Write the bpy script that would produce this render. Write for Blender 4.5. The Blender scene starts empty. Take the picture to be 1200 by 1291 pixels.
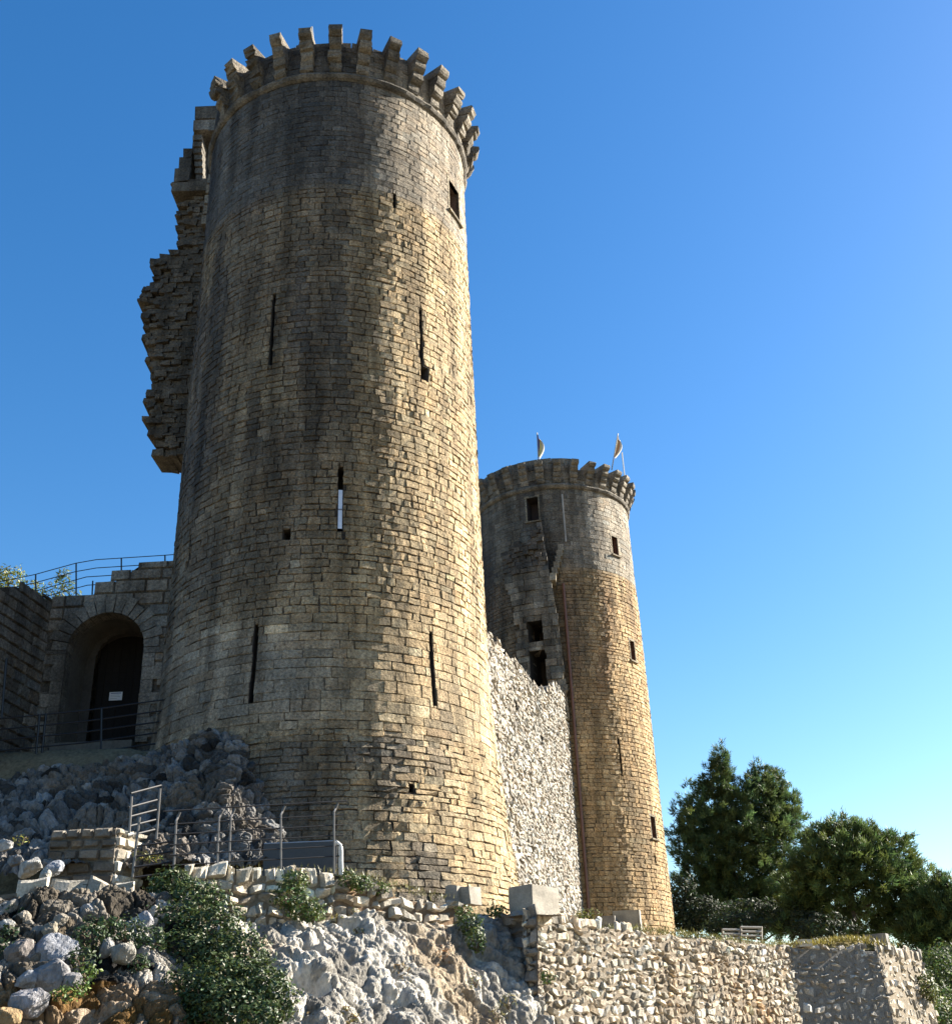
import bpy, math, random
import numpy as np
from mathutils import Vector, Matrix, noise
D2R = math.radians
rad = D2R
RNG = np.random.default_rng(7)
random.seed(7)
SC = bpy.context.scene
COL = SC.collection

# ------------------------------------------------------------------ camera, sky, sun, exposure
FPX, PITCH, ROLL = 1400.0, 0.458448, -0.04197
cr, sr, cp, sp = math.cos(ROLL), math.sin(ROLL), math.cos(PITCH), math.sin(PITCH)
RX = np.array([cr, -sr*sp, sr*cp]); UX = np.array([-sr, -cr*sp, cr*cp]); FX = np.array([0, cp, sp])
cam_d = bpy.data.cameras.new('camera'); cam = bpy.data.objects.new('camera', cam_d); COL.objects.link(cam)
cam.matrix_world = Matrix(((RX[0], UX[0], -FX[0], 0), (RX[1], UX[1], -FX[1], 0), (RX[2], UX[2], -FX[2], 0), (0, 0, 0, 1)))
cam_d.sensor_fit = 'HORIZONTAL'; cam_d.sensor_width = 36.0; cam_d.lens = 36.0*FPX/1200
cam_d.clip_end = 8000; cam_d.clip_start = 0.1
SC.camera = cam

SUN_EL, SUN_AZ = rad(28), rad(66)          # azimuth from +Y towards +X
w = bpy.data.worlds.new('World'); SC.world = w; w.use_nodes = True
nt = w.node_tree; bg = nt.nodes['Background']
sky = nt.nodes.new('ShaderNodeTexSky'); sky.sky_type = 'NISHITA'; sky.sun_disc = False
sky.sun_elevation = SUN_EL; sky.sun_rotation = SUN_AZ
sky.altitude = 100; sky.air_density = 1.2; sky.dust_density = 0.5; sky.ozone_density = 3.0
hs = nt.nodes.new('ShaderNodeHueSaturation'); hs.inputs['Saturation'].default_value = 1.33; hs.inputs['Hue'].default_value = 0.504
nt.links.new(sky.outputs[0], hs.inputs['Color']); nt.links.new(hs.outputs[0], bg.inputs[0]); bg.inputs[1].default_value = 0.05
sd = bpy.data.lights.new('sun', 'SUN'); sd.energy = 5.0; sd.angle = rad(0.5); sd.color = (1.0, 0.92, 0.80)
so = bpy.data.objects.new('sun', sd); COL.objects.link(so)
sdir = Vector((math.sin(SUN_AZ)*math.cos(SUN_EL), math.cos(SUN_AZ)*math.cos(SUN_EL), math.sin(SUN_EL)))
so.rotation_euler = sdir.to_track_quat('Z', 'Y').to_euler(); so.location = (30, 20, 40)
vs = SC.view_settings; vs.view_transform = 'Standard'; vs.look = 'None'; vs.exposure = 2.12; vs.gamma = 1.0
SC.cycles.max_bounces = 6; SC.cycles.diffuse_bounces = 3

# ------------------------------------------------------------------ helpers
def W(px, py, Y):
    """a real point at depth Y metres, from where the photograph shows it"""
    d = FX + RX*(px-600)/FPX - UX*(py-645)/FPX
    return d*(Y/d[1])
def fbm(p, o=4):
    return noise.fractal(Vector(p), 1.0, 2.0, o, noise_basis='PERLIN_ORIGINAL')

class MB:
    def __init__(s): s.v=[]; s.q=[]; s.t=[]; s.c=[]; s.n=0
    def add(s, V, Q=None, T=None, C=(.4,.4,.4)):
        V = np.asarray(V, float).reshape(-1, 3)
        C = np.asarray(C, float)
        if C.ndim == 1: C = np.tile(C, (len(V), 1))
        s.v.append(V); s.c.append(C)
        if Q is not None and len(Q): s.q.append(np.asarray(Q, int).reshape(-1,4)+s.n)
        if T is not None and len(T): s.t.append(np.asarray(T, int).reshape(-1,3)+s.n)
        s.n += len(V)
    def grid(s, P, C=(.4,.4,.4), mask=None, flip=False):
        P = np.asarray(P, float); a, b = P.shape[:2]
        I = np.arange(a*b).reshape(a, b)
        Q = np.stack([I[:-1,:-1], I[:-1,1:], I[1:,1:], I[1:,:-1]], -1)
        if mask is not None: Q = Q[mask]
        Q = Q.reshape(-1, 4)
        if flip: Q = Q[:, ::-1]
        C = np.asarray(C, float)
        if C.ndim == 3: C = C.reshape(-1, 3)
        s.add(P.reshape(-1, 3), Q, None, C)
    def box(s, lo, hi, C=(.4,.4,.4), M=None, jit=0):
        x0,y0,z0 = lo; x1,y1,z1 = hi
        V = np.array([(x0,y0,z0),(x1,y0,z0),(x1,y1,z0),(x0,y1,z0),(x0,y0,z1),(x1,y0,z1),(x1,y1,z1),(x0,y1,z1)], float)
        if jit: V = V + RNG.uniform(-jit, jit, V.shape)
        if M is not None: V = V @ np.asarray(M[0]).T + np.asarray(M[1])
        s.add(V, [(0,3,2,1),(4,5,6,7),(0,1,5,4),(1,2,6,5),(2,3,7,6),(3,0,4,7)], None, C)
    def tube(s, pts, r, n=6, C=(.4,.4,.4), cap=True):
        pts = np.asarray(pts, float); k = len(pts)
        r = np.broadcast_to(np.asarray(r, float), (k,))
        tan = np.gradient(pts, axis=0); tan /= np.linalg.norm(tan, axis=1)[:,None]+1e-9
        ref = np.array([0,0,1.]) if abs(tan[0][2]) < .9 else np.array([1.,0,0])
        rings = []
        for p, t, rr in zip(pts, tan, r):
            a = np.cross(t, ref); a /= np.linalg.norm(a)+1e-9; b = np.cross(t, a)
            th = np.arange(n)*2*np.pi/n
            rings.append(p + rr*(np.cos(th)[:,None]*a + np.sin(th)[:,None]*b))
        V = np.concatenate(rings); Q = []
        for i in range(k-1):
            for j in range(n):
                Q.append((i*n+j, i*n+(j+1)%n, (i+1)*n+(j+1)%n, (i+1)*n+j))
        T = []
        if cap:
            m = len(V); V = np.vstack([V, pts[0], pts[-1]])
            for j in range(n):
                T.append((m, (j+1)%n, j)); T.append((m+1, (k-1)*n+j, (k-1)*n+(j+1)%n))
        s.add(V, Q, T, C)
    def build(s, name, mat, parent=None, smooth=False):
        V = np.concatenate(s.v); C = np.concatenate(s.c)
        Q = np.concatenate(s.q) if s.q else np.zeros((0,4), int)
        T = np.concatenate(s.t) if s.t else np.zeros((0,3), int)
        me = bpy.data.meshes.new(name)
        me.vertices.add(len(V)); me.vertices.foreach_set('co', V.astype(np.float32).ravel())
        me.loops.add(Q.size+T.size)
        me.loops.foreach_set('vertex_index', np.concatenate([Q.ravel(), T.ravel()]).astype(np.int32))
        me.polygons.add(len(Q)+len(T))
        me.polygons.foreach_set('loop_start', np.concatenate([np.arange(len(Q))*4, Q.size+np.arange(len(T))*3]).astype(np.int32))
        me.polygons.foreach_set('use_smooth', np.full(len(Q)+len(T), bool(smooth)))
        at = me.color_attributes.new('tone', 'FLOAT_COLOR', 'POINT')
        at.data.foreach_set('color', np.hstack([np.clip(C, 0, 1), np.ones((len(C),1))]).astype(np.float32).ravel())
        me.update(calc_edges=True); me.validate()
        me.materials.append(mat)
        o = bpy.data.objects.new(name, me); COL.objects.link(o)
        if parent is not None: put(o, parent)
        return o
def put(o, parent):
    o.parent = parent
    p = parent; loc = Vector((0,0,0))
    if parent.type == 'EMPTY': loc = parent.location
    o.matrix_parent_inverse = Matrix.Translation(loc).inverted()
def thing(name, label, cat, loc, group=None):
    o = bpy.data.objects.new(name, None); COL.objects.link(o)
    o.location = [float(x) for x in loc]; o.empty_display_size = .5
    return tag(o, label, cat, group)
def tag(o, label, cat, group=None):
    o['label'] = label; o['category'] = cat
    if group: o['group'] = group
    return o
def setting(o, kind='structure'):
    o['kind'] = kind; return o

# ------------------------------------------------------------------ materials
def mat(name, rough=.9, col=None, attr=True, n1=(3.0,.25), n2=(22.0,.35), bump=((30,.5,.02),(7,.4,.05)), streak=None, spec=.25, metal=0, vscale=None, gain=1.0, n3=(60,0)):
    m = bpy.data.materials.new(name); m.use_nodes = True
    t = m.node_tree; N = t.nodes; L = t.links
    b = N['Principled BSDF']; b.inputs['Roughness'].default_value = rough
    b.inputs['Specular IOR Level'].default_value = spec; b.inputs['Metallic'].default_value = metal
    tc = N.new('ShaderNodeTexCoord').outputs['Object']
    if vscale:
        mp = N.new('ShaderNodeMapping'); mp.inputs['Scale'].default_value = vscale; L.new(tc, mp.inputs[0]); tcv = mp.outputs[0]
    else: tcv = tc
    if attr:
        a = N.new('ShaderNodeAttribute'); a.attribute_name = 'tone'; cur = a.outputs['Color']
    else:
        a = N.new('ShaderNodeRGB'); a.outputs[0].default_value = (*col, 1); cur = a.outputs[0]
    def mulnoise(cur, coord, scale, amt, detail=5, lo=.3, hi=.7, g=1.0):
        n = N.new('ShaderNodeTexNoise'); n.inputs['Scale'].default_value = scale; n.inputs['Detail'].default_value = detail
        n.inputs['Roughness'].default_value = .6
        L.new(coord, n.inputs['Vector'])
        r = N.new('ShaderNodeMapRange'); r.inputs['From Min'].default_value = lo; r.inputs['From Max'].default_value = hi
        r.inputs['To Min'].default_value = g*(1-amt); r.inputs['To Max'].default_value = g*(1+amt*.7)
        L.new(n.outputs[0], r.inputs[0])
        x = N.new('ShaderNodeMix'); x.data_type = 'RGBA'; x.blend_type = 'MULTIPLY'; x.inputs[0].default_value = 1
        L.new(cur, x.inputs[6]); L.new(r.outputs[0], x.inputs[7]); return x.outputs[2]
    for k_, (s, a_) in enumerate((n1, n2, n3)):
        if a_: cur = mulnoise(cur, tcv, s, a_, g=gain if k_ == 0 else 1.0)
    if streak:
        mp2 = N.new('ShaderNodeMapping'); mp2.inputs['Scale'].default_value = (1, 1, .09); L.new(tc, mp2.inputs[0])
        cur = mulnoise(cur, mp2.outputs[0], streak[0], streak[1], 4, .38, .62)
    L.new(cur, b.inputs['Base Color'])
    prev = None
    for s, st, dist in bump:
        n = N.new('ShaderNodeTexNoise'); n.inputs['Scale'].default_value = s; n.inputs['Detail'].default_value = 6
        n.inputs['Roughness'].default_value = .65
        L.new(tcv, n.inputs['Vector'])
        bp = N.new('ShaderNodeBump'); bp.inputs['Strength'].default_value = st; bp.inputs['Distance'].default_value = dist
        L.new(n.outputs[0], bp.inputs['Height'])
        if prev is not None: L.new(prev, bp.inputs['Normal'])
        prev = bp.outputs[0]
    if prev is not None: L.new(prev, b.inputs['Normal'])
    return m
M_TOWER = mat('tower_limestone', gain=0.66, n1=(1.3,.28), n2=(15,.5), bump=((34,1.0,.04),(9,1.0,.09)), streak=(1.6,.42), vscale=None, n3=(48,.4))
M_RUBBLE = mat('rubble_stone', gain=0.66, n1=(4,.22), n2=(24,.3), bump=((24,.7,.03),(8,.5,.06)))
M_ROCK = mat('limestone_rock', gain=0.6, n1=(1.5,.3), n2=(12,.35), bump=((18,.9,.06),(5,.8,.15)), vscale=(1,1,.6))
M_SOIL = mat('dry_soil', n1=(1,.3), n2=(12,.4), bump=((15,.8,.05),))
M_METAL = mat('dark_painted_iron', attr=True, rough=.45, n1=(8,.15), n2=(60,.2), bump=((80,.2,.003),), spec=.5)
M_DARK = mat('shadowed_interior_stone', gain=0.7, n1=(2,.2), n2=(14,.2), bump=((20,.5,.03),))  # shade inside the openings is put into the dark stone colours
M_WOOD = mat('weathered_wood', rough=.8, n1=(5,.3), n2=(40,.3), bump=((50,.4,.01),), vscale=(1,1,6))
M_CLOTH = mat('flag_cloth', rough=.8, n1=(5,.1), n2=(40,.05), bump=((60,.2,.004),))
M_CONC = mat('weathered_concrete', gain=0.66, rough=.9, n1=(2.5,.3), n2=(30,.2), bump=((40,.4,.01),(9,.3,.03)))
M_BARK = mat('pine_bark', n1=(3,.3), n2=(20,.4), bump=((18,.9,.05),), vscale=(1,1,.3))
M_SIGN = mat('printed_notice', rough=.6, n1=(3,.03), n2=(20,.02), bump=())
def leafmat(name, rough=.55, trans=.25):
    m = mat(name, rough=rough, n1=(.7,.25), n2=(6,.25), bump=(), spec=.35)
    t = m.node_tree; b = t.nodes['Principled BSDF']; o = [n for n in t.nodes if n.type=='OUTPUT_MATERIAL'][0]
    tr = t.nodes.new('ShaderNodeBsdfTranslucent'); mx = t.nodes.new('ShaderNodeMixShader'); mx.inputs[0].default_value = trans
    src = b.inputs['Base Color'].links[0].from_socket
    t.links.new(src, tr.inputs[0]); t.links.new(b.outputs[0], mx.inputs[1]); t.links.new(tr.outputs[0], mx.inputs[2]); t.links.new(mx.outputs[0], o.inputs[0])
    return m
M_NEEDLE = leafmat('pine_needles', .6, .35)
M_LEAF = leafmat('broad_leaves', .5, .25)

# ------------------------------------------------------------------ masonry
def layout(u0, u1, v0, v1, hr, wr, holes=(), top=None, u1f=None, u0f=None, wtop=None, rng=RNG):
    """stone rectangles in courses; hr, wr = (min,max) or functions of height"""
    out = []; v = v0
    while v < v1-.06:
        a, b = hr(v) if callable(hr) else hr
        h = rng.uniform(a, b); vb = min(v+h, v1)
        if v1-vb < .12: vb = v1
        ea = u0f(v) if u0f else u0; eb = u1f(v) if u1f else u1
        a, b = wr(v) if callable(wr) else wr
        u = ea - rng.uniform(0, a*.6)
        while u < eb-.03:
            ub = u+rng.uniform(a, b)
            if eb-ub < a*.4: ub = eb
            ua_, ub_ = max(u, ea), min(ub, eb)
            if top is None or (v+vb)/2 < top((ua_+ub_)/2): out.append((ua_, ub_, v, vb))
            u = ub
        v = vb
    for (h0, h1, g0, g1) in holes:
        nw = []
        for r in out:
            if r[0] < h1 and r[1] > h0 and r[2] < g1 and r[3] > g0:
                if h0-r[0] > .07: nw.append((r[0], h0, r[2], r[3]))
                if r[1]-h1 > .07: nw.append((h1, r[1], r[2], r[3]))
                x0, x1 = max(r[0], h0), min(r[1], h1)
                if g0-r[2] > .05: nw.append((x0, x1, r[2], g0))
                if r[3]-g1 > .05: nw.append((x0, x1, g1, r[3]))
            else: nw.append(r)
        out = nw
    return np.array(out)

def stones(mb, R, mapf, col, gap=.012, bev=.035, proud=(0,.03), edge=-.06, jit=.0, rough=.008, tilt=.02, rng=RNG, round_=0.0, warp=0.0, ragged=0.0):
    n = len(R); w_ = R[:,1]-R[:,0]; h_ = R[:,3]-R[:,2]
    if callable(gap): g = gap((R[:,2]+R[:,3])/2)
    else: g = np.full(n, gap)
    S = np.stack([np.zeros(n), np.minimum(bev/w_,.3), np.full(n,.5), 1-np.minimum(bev/w_,.3), np.ones(n)], 1)
    T = np.stack([np.zeros(n), np.minimum(bev/h_,.33), 1-np.minimum(bev/h_,.33), np.ones(n)], 1)
    s = S[:,None,:]; t = T[:,:,None]
    one = np.ones((n,4,5))
    U = R[:,0][:,None,None]+g[:,None,None] + s*(w_-2*g)[:,None,None]*one
    V = R[:,2][:,None,None]+g[:,None,None] + t*(h_-2*g)[:,None,None]*one
    if jit is not None:
        J = jit((R[:,2]+R[:,3])/2) if callable(jit) else np.full(n, jit)
        k = rng.uniform(-1,1,(n,2,2,2))*J[:,None,None,None]
        bl = lambda q: (q[:,0,0][:,None,None]*(1-s)*(1-t)+q[:,0,1][:,None,None]*s*(1-t)+q[:,1,0][:,None,None]*(1-s)*t+q[:,1,1][:,None,None]*s*t)
        U = U+bl(k[...,0]); V = V+bl(k[...,1])
    pr = proud((R[:,2]+R[:,3])/2) if callable(proud) else np.tile(proud, (n,1))
    rg = rough((R[:,2]+R[:,3])/2) if callable(rough) else np.full(n, rough)
    p = pr[:,0] + (pr[:,1]-pr[:,0])*rng.random(n)
    Dm = p[:,None,None] + tilt*rng.uniform(-1,1,n)[:,None,None]*(s-.5) + tilt*rng.uniform(-1,1,n)[:,None,None]*(t-.5) + rg[:,None,None]*rng.normal(size=(n,4,5))
    Dm = Dm - round_*((2*s-1)**2*.5+(2*t-1)**2*.5)
    e = np.zeros((4,5), bool); e[0]=e[-1]=True; e[:,0]=e[:,-1]=True
    ed_ = edge((R[:,2]+R[:,3])/2)[:,None,None] if callable(edge) else edge
    Dm = np.where(e[None], ed_, Dm)
    if ragged: U = U+ragged*rng.normal(size=U.shape); V = V+ragged*rng.normal(size=V.shape)
    if warp:
        V = V+warp*(np.sin(U*4.3+1.7*np.sin(V*3.1))+.7*np.sin(U*9.1+V*2.3)); U = U+warp*.8*np.sin(V*5.3+U*1.9)
    P = mapf(U, V, Dm)
    C = col((R[:,0]+R[:,1])/2, (R[:,2]+R[:,3])/2, rng)
    C = np.repeat(C[:,None,:], 20, 1).reshape(-1,3)
    I = np.arange(20).reshape(4,5)
    q = np.stack([I[:-1,:-1],I[:-1,1:],I[1:,1:],I[1:,:-1]],-1).reshape(-1,4)
    Q = (q[None]+(np.arange(n)*20)[:,None,None]).reshape(-1,4)
    mb.add(P.reshape(-1,3), Q, None, C)

def backing(mb, us, vs_, mapf, col, hole=None, holes=(), d=-.05):
    us = np.unique(np.round(np.concatenate([us]+[[h[0],h[1]] for h in holes]),4))
    vs_ = np.unique(np.round(np.concatenate([vs_]+[[h[2],h[3]] for h in holes]),4))
    U, V = np.meshgrid(us, vs_)
    uc = (U[:-1,:-1]+U[1:,1:])/2; vc = (V[:-1,:-1]+V[1:,1:])/2
    m = np.ones(uc.shape, bool)
    for h in holes: m &= ~((uc>h[0])&(uc<h[1])&(vc>h[2])&(vc<h[3]))
    if hole is not None: m &= ~hole(uc, vc)
    P = mapf(U, V, np.full_like(U, d))
    mb.grid(P, col, m)

def recess(mb, h, mapf, depth, C=(.16,.14,.12), front=-.0, back=True, splay=0):
    """a real opening: four reveals and a back, going into the wall"""
    u0,u1,v0,v1 = h; d0, d1 = front, -depth; k = splay
    o = [(u0,v0),(u1,v0),(u1,v1),(u0,v1)]; i = [(u0-k,v0),(u1+k,v0),(u1+k,v1),(u0-k,v1)]
    A = np.array([mapf(np.array(a),np.array(b),np.array(d0)) for a,b in o]); B = np.array([mapf(np.array(a),np.array(b),np.array(d1)) for a,b in i])
    V = np.vstack([A,B]); Q = [(0,1,5,4),(1,2,6,5),(2,3,7,6),(3,0,4,7)]
    if back: Q.append((4,5,6,7))
    mb.add(V, Q, None, C)

def cylmap(cx, cy, Rf, Rref, jx=0):
    def f(U, V, Dm):
        th = U/Rref; r = Rf(V)+Dm
        return np.stack([cx+r*np.sin(th), cy-r*np.cos(th), V*np.ones_like(th)], -1)
    return f
def planemap(o, a, batter=0.0, n=None):
    o = np.asarray(o, float); a = np.array([a[0],a[1],0.0]); a /= np.linalg.norm(a)
    n = np.array([a[1], -a[0], 0.0])                 # to the viewer's side when a points right
    def f(U, V, Dm):
        return o*np.array([1,1,0]) + U[...,None]*a + (Dm-batter*V)[...,None]*n + V[...,None]*np.array([0,0,1.])
    return f
def vary(C, n, rng, amp=.18, hue=.05):
    b = np.exp(rng.normal(size=n)*amp)[:,None]; k = rng.normal(size=n)[:,None]*hue
    return C*b*np.hstack([1+k, np.ones((n,1)), 1-k])
def nz(u, v, s, seed=0.0):
    return np.array([noise.noise(Vector((a*s, b*s, seed))) for a, b in zip(np.ravel(u), np.ravel(v))])
sstep = lambda x, a, b: (lambda t: t*t*(3-2*t))(np.clip((x-a)/(b-a), 0, 1))

# ------------------------------------------------------------------ the great round tower
T1 = (-4.35, 30.0); RR1 = 4.45
def R1(z): return np.interp(z, [-2,3,4,5.5,6.8,9,13,17,22,28.7,31], [5.45,5.2,5.05,4.85,4.72,4.53,4.47,4.46,4.42,4.40,4.40])
map1 = cylmap(*T1, R1, RR1)
A = lambda deg: rad(deg)*RR1
def slit(th, z0, z1, w_=.10): return (A(th)-w_/2, A(th)+w_/2, z0, z1)
S1 = dict(a=slit(-15.4,17.5,19.95), b=slit(42,17.9,19.9), c=slit(11,12.25,14.15,.13), d=slit(-14.9,7.8,9.82,.12), e=slit(42.9,7.85,9.83,.11),
          f=slit(30.8,23.4,23.95,.1), g=slit(-49.4,12.1,13.05,.08))
H1 = dict(p=(A(41.6),A(45.2),17.45,17.95), q=(A(-7.8),A(-5.1),12.05,12.35), r=(A(31.5),A(33.2),5.62,5.8))
WN1 = (A(62.5),A(72.5),24.75,26.1)
holes1 = list(S1.values())+list(H1.values())+[WN1]
def col1(u, v, rng):
    n = len(u); th = np.degrees(u/RR1)
    m1 = nz(u, v, .35, 3.1); m2 = nz(u*1.4, v*.25, .8, 9.7); m3 = nz(u, v, 1.1, 5.5)
    base = np.tile([.73,.55,.315], (n,1))
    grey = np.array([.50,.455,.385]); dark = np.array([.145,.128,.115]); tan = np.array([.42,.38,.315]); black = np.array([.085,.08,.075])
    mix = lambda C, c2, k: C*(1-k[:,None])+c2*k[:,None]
    shade_side = sstep(-th, -30, 6)*.88+.08                               # shade of this side put into the colour, along with lichen
    C = mix(base, dark, np.clip(shade_side*(.75+.5*m1), 0, .95)*sstep(v, 9.6+m1*1.2, 10.8+m1*1.2))
    C = mix(C, tan, shade_side*sstep(v, 6.8+m3*.8, 7.8+m3*.8)*(1-sstep(v, 9.6+m1*1.2, 10.8+m1*1.2))*.8)
    C = mix(C, np.array([.13,.125,.118]), np.clip(shade_side*(1-sstep(v, 6.4+m3*.8, 7.6+m3*.8))*(.8+m1*.6), 0, .9))
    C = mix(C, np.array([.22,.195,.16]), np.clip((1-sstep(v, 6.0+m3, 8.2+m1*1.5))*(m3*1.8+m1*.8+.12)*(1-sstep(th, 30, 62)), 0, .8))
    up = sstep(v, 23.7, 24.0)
    C = mix(C, grey*np.array([.95,.98,1.04])*(1-.62*shade_side[:,None]), up*(.55+.4*shade_side))
    C = mix(C, black, np.clip(m2*2.2-.15, 0, .75)*shade_side*sstep(v, 12, 15))        # black crust in vertical streaks
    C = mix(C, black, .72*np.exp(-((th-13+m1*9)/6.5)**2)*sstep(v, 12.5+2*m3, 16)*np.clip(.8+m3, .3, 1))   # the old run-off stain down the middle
    C = mix(C, black, np.clip(.55+m3, 0, .7)*shade_side*sstep(v, 26.6+m3, 28.2+m3))
    C = vary(C, n, rng, np.where(v > 23.8, .07, .10), .03)
    pale = rng.random(n) < .012; C[pale] *= 1.45
    return C
t1 = thing('round_tower', 'tall nearer round stone tower with bare corbels around its top', 'tower', (T1[0],T1[1],2.6))
mb = MB()
cz = lambda v: (.155,.25) if 9.8 < v < 23.7 else ((.19,.25) if v > 23 else ((.19,.32) if v > 7 else (.12,.24)))
cw = lambda v: (.19,.5) if 9.8 < v < 23.7 else ((.26,.62) if v > 23 else ((.28,.85) if v > 7 else (.18,.6)))
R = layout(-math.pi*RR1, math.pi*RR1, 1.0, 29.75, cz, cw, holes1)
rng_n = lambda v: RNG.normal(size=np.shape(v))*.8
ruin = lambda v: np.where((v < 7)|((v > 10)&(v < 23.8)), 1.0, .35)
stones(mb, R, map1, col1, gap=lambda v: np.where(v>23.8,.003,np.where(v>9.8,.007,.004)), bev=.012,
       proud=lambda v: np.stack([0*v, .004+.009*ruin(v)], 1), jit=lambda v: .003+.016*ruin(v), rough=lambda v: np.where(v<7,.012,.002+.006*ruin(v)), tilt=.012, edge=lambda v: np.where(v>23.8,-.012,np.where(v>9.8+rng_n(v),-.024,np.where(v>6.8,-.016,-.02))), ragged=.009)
backing(mb, np.linspace(-math.pi*RR1, math.pi*RR1, 97), np.linspace(1, 29.75, 40), map1, (.15,.125,.10), None, holes1, -.03)
# thickness of the wall top
th = np.linspace(-math.pi, math.pi, 97)
ring = lambda r, z, c: np.stack([c[0]+r*np.sin(th), c[1]-r*np.cos(th), np.full_like(th, z)], -1)
mb.grid(np.stack([ring(4.36,29.72,T1), ring(3.3,29.72,T1), ring(3.3,20,T1)]), (.25,.22,.18), flip=False)
mb.build('wall', M_TOWER, t1)
def slits(hd, mapf, root, depth=.75, name='arrow_slit'):
    for h in hd:
        b = MB(); recess(b, h, mapf, depth, (.10,.09,.08), -.02, True, .0 if h[1]-h[0] > .2 else .12); o = b.build(name, M_DARK, root)
    return o
slits([S1[k] for k in 'abdefg'], map1, t1)
sc_ = slits([S1['c']], map1, t1)
b = MB(); h = S1['c']
P = map1(np.array([[h[0]+.012,h[1]-.012]]*2), np.array([[12.33]*2,[13.45]*2]), np.full((2,2),-.012)); b.grid(P, (.55,.6,.7))
P2 = map1(np.array([[h[0]+.012,h[1]-.012]]*2), np.array([[12.86]*2,[12.9]*2]), np.full((2,2),-.004)); b.grid(P2, (.2,.2,.22))
put(b.build('glass_panel', mat('pale_pane', rough=.25, n1=(4,.1), n2=(20,.05), bump=(), spec=.6), t1), sc_)
bpy.data.objects['glass_panel'].matrix_parent_inverse = Matrix.Identity(4)
slits(list(H1.values()), map1, t1, .5, 'putlog_hole')
def window(h, mapf, root, fr=.14, C=(.46,.39,.27), depth=.8, sill=True, inner=(.16,.11,.08), proud=.012):
    b = MB(); recess(b, h, mapf, depth, inner, -.0, True, 0); wn = b.build('window', M_DARK, root)
    u0,u1,v0,v1 = h
    def slab(bb, a0,a1,c0,c1, d0, d1):
        us = np.array([a0,a1]); V8 = []
        for d in (d0,d1):
            for (uu,vv) in ((a0,c0),(a1,c0),(a1,c1),(a0,c1)): V8.append(mapf(np.array(uu),np.array(vv),np.array(d)))
        bb.add(np.array(V8), [(0,1,2,3),(7,6,5,4),(0,4,5,1),(1,5,6,2),(2,6,7,3),(3,7,4,0)], None, C)
    f = MB(); fr *= .6
    slab(f, u0-fr, u0, v0, v1, -.1, proud); slab(f, u1, u1+fr, v0, v1, -.1, proud); slab(f, u0-fr*1.5, u1+fr*1.5, v1, v1+fr*1.6, -.1, proud+.01)
    o = f.build('frame', M_TOWER, root); o.parent = wn; o.matrix_parent_inverse = Matrix.Identity(4)
    if sill:
        f = MB(); slab(f, u0-fr*1.4, u1+fr*1.4, v0-fr, v0, -.1, proud+.09); o = f.build('sill', M_TOWER, root); o.parent = wn; o.matrix_parent_inverse = Matrix.Identity(4)
    return wn
window(WN1, map1, t1)
def string_course(root, c, r, z, rad_=.13, C=(.26,.23,.185), seg=140):
    b = MB(); a = np.linspace(-math.pi, math.pi, seg+1); prof = [(-.15,-.16),(.02,-.16),(.10,-.10),(.15,0),(.12,.09),(.04,.14),(-.15,.14)]
    P = np.zeros((len(prof), seg+1, 3)); Cc = np.zeros((len(prof), seg+1, 3))
    wob = np.array([noise.noise(Vector((math.sin(x)*4, math.cos(x)*4, z)))*.05+noise.noise(Vector((math.sin(x)*17, math.cos(x)*17, z)))*.05 for x in a])
    for i,(pr,pz) in enumerate(prof):
        rr = r+pr+wob*(pr > 0)
        P[i] = np.stack([c[0]+rr*np.sin(a), c[1]-rr*np.cos(a), np.full_like(a, z+pz)], -1)
    tone = 1+.25*np.array([noise.noise(Vector((math.sin(x)*3, math.cos(x)*3, z+7))) for x in a])
    Cc[:] = np.array(C)*tone[None,:,None]
    b.grid(P, Cc, flip=False); return b.build('string_course', M_TOWER, root)
string_course(t1, T1, 4.40, 28.38)
def corbel(root, c, r, deg, z0, z1, out, tiers, w_=.36, C=(.32,.28,.22), erode=0.0, name='corbel'):
    b = MB(); h = (z1-z0)/tiers; a = rad(deg); ca, sa = math.cos(a), math.sin(a)
    M = (np.array([[ca, sa, 0],[sa, -ca, 0],[0,0,1]]), np.array([c[0],c[1],0]))   # local x = tangent, y = outward
    for i in range(tiers):
        if erode > .6 and i == tiers-1: o = r+out*(i+.45)/tiers
        else: o = r+out*(i+1)/tiers + random.uniform(-.03,.03)*(1+2*erode)
        za, zb = z0+i*h, z0+(i+1)*h-.006
        rd = min(.75*h, .24); prof = [(r-.35,za+.004),(o-rd,za+.004)]
        for k in range(1,5):
            q = k/4*math.pi/2; prof.append((o-rd+rd*math.sin(q), za+.004+rd*(1-math.cos(q))))
        prof += [(o, zb),(r-.35, zb)]
        ww = w_/2*(1+random.uniform(-.06,.06)); sh = random.uniform(-.02,.02); n = len(prof)
        V = np.array([(sh+s*ww, y, z) for s in (-1,1) for y,z in prof]); V[:,1:] += RNG.uniform(-1,1,(2*n,2))*(.008+.05*erode); V[:,0] += RNG.uniform(-1,1,2*n)*(.008+.04*erode)
        V = V @ M[0].T + M[1]
        Q = [(j, j+n, (j+1)%n+n, (j+1)%n) for j in range(n)]
        ctr = len(V); V = np.vstack([V, V[:n].mean(0), V[n:].mean(0)])
        T = [(ctr, j, (j+1)%n) for j in range(n)]+[(ctr+1, n+(j+1)%n, n+j) for j in range(n)]
        b.add(V, Q, T, np.array(C)*random.uniform(.75,1.2))
    return b.build(name, M_TOWER, root)
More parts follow.
